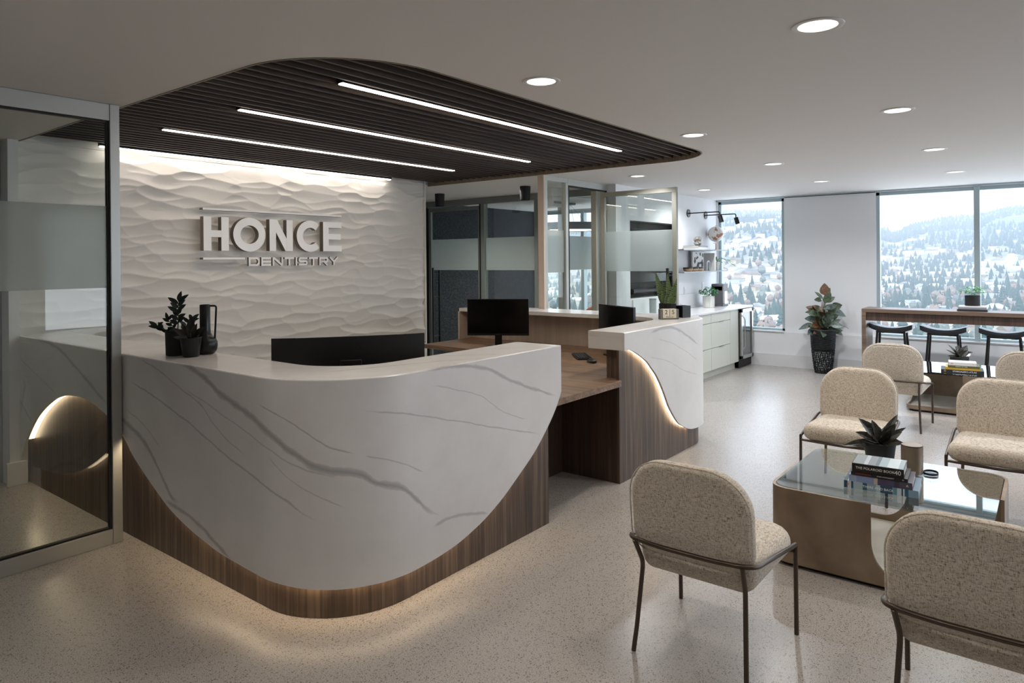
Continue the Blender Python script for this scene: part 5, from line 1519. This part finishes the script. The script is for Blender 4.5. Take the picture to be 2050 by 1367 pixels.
def ground(r, az):
    x, y = r * math.cos(R(az)), r * math.sin(R(az))
    e = float(np.interp(az, RA, RE)); nr = float(np.interp(az, NA, NE))
    z = -46 + 1.2 * tn(x, y, .01)
    t_ = min(max((r - 1000) / 1500, 0), 1); t_ = t_ * t_ * (3 - 2 * t_)
    z += t_ * (e * 2500 + 46 + 7 * tn(x, y, .006))
    q = min(max((r - 520) / 750, 0), 1); q = q * q * (3 - 2 * q); q *= 1 - .85 * min(max((r - 1500) / 900, 0), 1)
    z += nr * q * (46 + .036 * 1270) * .98 * (1 - t_ * .5)
    if r > 2500: z -= (r - 2500) * .2
    return z
gb = MB(); NAZ, NR = 150, 90
azs = np.linspace(-6, 46, NAZ); rs = 140 * (3000 / 140) ** np.linspace(0, 1, NR)
for r_ in rs:
    for a in azs: gb.v.append((r_ * math.cos(R(a)), r_ * math.sin(R(a)), ground(r_, a)))
for i in range(NR - 1):
    for j in range(NAZ - 1):
        k = i * NAZ + j; gb.f.append((k, k + 1, k + NAZ + 1, k + NAZ))
gb.mi = [0] * len(gb.f)
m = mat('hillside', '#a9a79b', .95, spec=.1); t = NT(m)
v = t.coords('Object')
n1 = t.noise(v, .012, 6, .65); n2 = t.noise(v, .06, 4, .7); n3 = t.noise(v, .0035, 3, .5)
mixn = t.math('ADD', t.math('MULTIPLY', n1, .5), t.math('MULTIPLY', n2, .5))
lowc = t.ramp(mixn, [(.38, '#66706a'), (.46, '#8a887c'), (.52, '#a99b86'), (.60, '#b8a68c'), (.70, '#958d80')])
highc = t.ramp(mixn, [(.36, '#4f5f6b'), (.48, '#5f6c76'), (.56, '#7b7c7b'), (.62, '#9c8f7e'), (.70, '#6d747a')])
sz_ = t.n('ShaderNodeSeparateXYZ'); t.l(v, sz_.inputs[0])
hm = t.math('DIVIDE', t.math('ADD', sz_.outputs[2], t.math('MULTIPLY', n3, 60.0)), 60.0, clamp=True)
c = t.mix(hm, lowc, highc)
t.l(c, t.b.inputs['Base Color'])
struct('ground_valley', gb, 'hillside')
mat('house_wall', '#cfccc6', .8); mat('house_wall_tan', '#a99c8a', .8); mat('roof_grey', '#8b8e93', .8); mat('roof_brown', '#75685f', .8)
mat('conifer', '#3f534f', .95, spec=.1); mat('broadleaf', '#84756c', .95, spec=.1); mat('broadleaf_grey', '#6f7771', .95, spec=.1); mat('trunk', '#5c4c40', .9)
def house_proto(wall, roof, name='house'):
    t_ = thing(name, 'pale gabled house in the valley beyond the windows', 'house', (0, 0, 0), 0, 'houses in the valley beyond the windows')
    obj('walls', MB().box(-6, 6, -4.2, 4.2, -1, 3.4), wall, t_, smooth=False)
    obj('roof', MB().add([(-6.6, -4.8, 3.3), (6.6, -4.8, 3.3), (6.6, 4.8, 3.3), (-6.6, 4.8, 3.3), (-6.6, 0, 5.9), (6.6, 0, 5.9)], [(0, 1, 5, 4), (2, 3, 4, 5), (0, 4, 3), (1, 2, 5), (3, 2, 1, 0)]), roof, t_, smooth=False)
    return t_
hp = [house_proto('house_wall', 'roof_grey'), house_proto('house_wall_tan', 'roof_brown'), house_proto('house_wall', 'house_wall')]
def conifer_mesh():
    mb = MB(); prof = [(1.6, .8)]
    for k in range(5):
        z = 1.2 + k * 1.7; r = 2.3 - k * .4
        prof += [(r, z), (r * .55, z + 1.2)]
    prof.append((.05, 10.5)); mb.lathe(prof, 9)
    mb.v = [(x * random.uniform(.8, 1.2), y * random.uniform(.8, 1.2), z) for x, y, z in mb.v]
    return mb
def blob_mesh():
    mb = MB(); r = 3
    mb.lathe([(max(r * math.sin(PI * k / 8), .05), 4.2 - 3 * math.cos(PI * k / 8)) for k in range(9)], 10)
    mb.v = [(x + random.uniform(-.6, .6), y + random.uniform(-.6, .6), z + random.uniform(-.5, .5)) for x, y, z in mb.v]
    return mb
def tree_proto(kind):
    lb, mt, grp = {'c': ('dark blue-green conifer in the valley beyond the windows', 'conifer', 'conifers in the valley'), 'b': ('bare brownish round tree in the valley beyond the windows', 'broadleaf', 'round trees in the valley'), 'g': ('greyish round tree in the valley beyond the windows', 'broadleaf_grey', 'grey round trees in the valley')}[kind]
    t_ = thing({'c': 'conifer_tree', 'b': 'bare_tree', 'g': 'bare_tree'}[kind], lb, 'tree', (0, 0, 0), 0, grp)
    obj('crown', conifer_mesh() if kind == 'c' else blob_mesh(), mt, t_)
    obj('trunk', MB().lathe([(.35, -1), (.25, 2.0)], 6), 'trunk', t_)
    return t_
tp = {'c': tree_proto('c'), 'b': tree_proto('b'), 'g': tree_proto('g')}
used = set(); OCC = {}
def free(x, y, rad):
    """reserve a disc on the ground; False when something already stands there"""
    g = 14.0; i0, i1 = int((x - rad) // g), int((x + rad) // g); j0, j1 = int((y - rad) // g), int((y + rad) // g)
    cells = [(i, j) for i in range(i0, i1 + 1) for j in range(j0, j1 + 1)]
    for c in cells:
        for (ox, oy, orad) in OCC.get(c, ()):
            if (ox - x) ** 2 + (oy - y) ** 2 < (orad + rad) ** 2: return False
    for c in cells: OCC.setdefault(c, []).append((x, y, rad))
    return True
def place(proto, r, az, rz, sc, rad):
    for _t in range(12):
        x, y = r * math.cos(R(az)), r * math.sin(R(az))
        if free(x, y, rad * sc): break
        r = r + random.uniform(-60, 90); az = rnd_az()
        if r < 400: r = 430
    else: return
    key = id(proto); pos = (x, y, ground(r, az) - .2)
    if key not in used:
        used.add(key); proto.location = pos; proto.rotation_euler = (0, 0, rz); proto.scale = (sc,) * 3; return
    d = dup(proto, pos, rz, proto['label']); d.scale = (sc,) * 3
bands = [(az_of(2110), az_of(1700), .64), (az_of(1630), az_of(1405), .28), (az_of(1230), az_of(1060), .08)]
def rnd_az():
    q = random.random()
    for a, b_, w in bands:
        if q < w: return random.uniform(a, b_)
        q -= w
    return random.uniform(bands[0][0], bands[0][1])
for i in range(210):
    r_ = random.uniform(430, 1150) if i < 150 else random.uniform(900, 1500)
    place(random.choice(hp), r_, rnd_az(), random.uniform(0, 3), random.uniform(.8, 1.25), 8.4)
for i in range(120): place(tp['c'], 410 + 560 * random.random() ** 1.4, rnd_az(), random.uniform(0, 6), random.uniform(.8, 1.7), 2.9)
for i in range(75): place(tp['b'], 410 + 500 * random.random() ** 1.3, rnd_az(), random.uniform(0, 6), random.uniform(.8, 1.5), 3.9)
for i in range(65): place(tp['g'], 410 + 600 * random.random() ** 1.3, rnd_az(), random.uniform(0, 6), random.uniform(.8, 1.5), 3.9)
# forest cover and farther roofs nobody could count
fb_ = MB()
for i in range(12000):
    az = rnd_az() + random.uniform(-.6, .6)
    r_ = random.uniform(1500, 2520) if i % 5 < 3 else random.uniform(900, 1600) if i % 5 < 4 else random.uniform(520, 1000)
    h = random.uniform(7, 15); w = h * .26; x, y = r_ * math.cos(R(az)), r_ * math.sin(R(az)); z = ground(r_, az) - .5
    if tn(x, y, .008) + random.uniform(-.7, .7) < -.1 or not free(x, y, w * 1.05): continue
    o = len(fb_.v); fb_.v += [(x + w * math.cos(a), y + w * math.sin(a), z) for a in (0, 1.57, 3.14, 4.71)] + [(x, y, z + h)]
    fb_.f += [(o, o + 1, o + 4), (o + 1, o + 2, o + 4), (o + 2, o + 3, o + 4), (o + 3, o, o + 4)]; fb_.mi += [0] * 4
o = obj('forest', fb_, 'conifer'); tag(o, 'blue-green conifer forest covering the hills beyond the windows', 'forest'); o['kind'] = 'stuff'
tb3 = MB()
for i in range(2200):
    az = rnd_az(); r_ = random.uniform(700, 1750); x, y = r_ * math.cos(R(az)), r_ * math.sin(R(az)); z = ground(r_, az)
    w, d, h = random.uniform(5, 11), random.uniform(4, 7), random.uniform(3, 6)
    if not free(x, y, math.hypot(w, d)): continue
    tb3.box(-w, w, -d, d, -1, h, xf=Matrix.Translation((x, y, z)) @ Matrix.Rotation(random.uniform(0, 3), 4, 'Z'))
o = obj('distant_town', tb3, 'house_wall', smooth=False); tag(o, 'pale scattered rooftops of the distant town on the slopes', 'town'); o['kind'] = 'stuff'

# haze over the valley: thin scattering air
hb_ = MB().box(150, 3300, -400, 2600, -75, 210)
hz = bpy.data.materials.new('valley_haze'); hz.use_nodes = True; hn = hz.node_tree; hn.nodes.clear()
ho = hn.nodes.new('ShaderNodeOutputMaterial'); hs = hn.nodes.new('ShaderNodeVolumeScatter')
hs.inputs['Color'].default_value = (.90, .95, 1, 1); hs.inputs['Density'].default_value = .00044; hs.inputs['Anisotropy'].default_value = .2
hn.links.new(hs.outputs[0], ho.inputs['Volume']); MATS['valley_haze'] = hz
o = obj('haze', hb_, 'valley_haze', smooth=False); tag(o, 'thin pale haze lying over the valley outside the windows', 'haze'); o['kind'] = 'stuff'
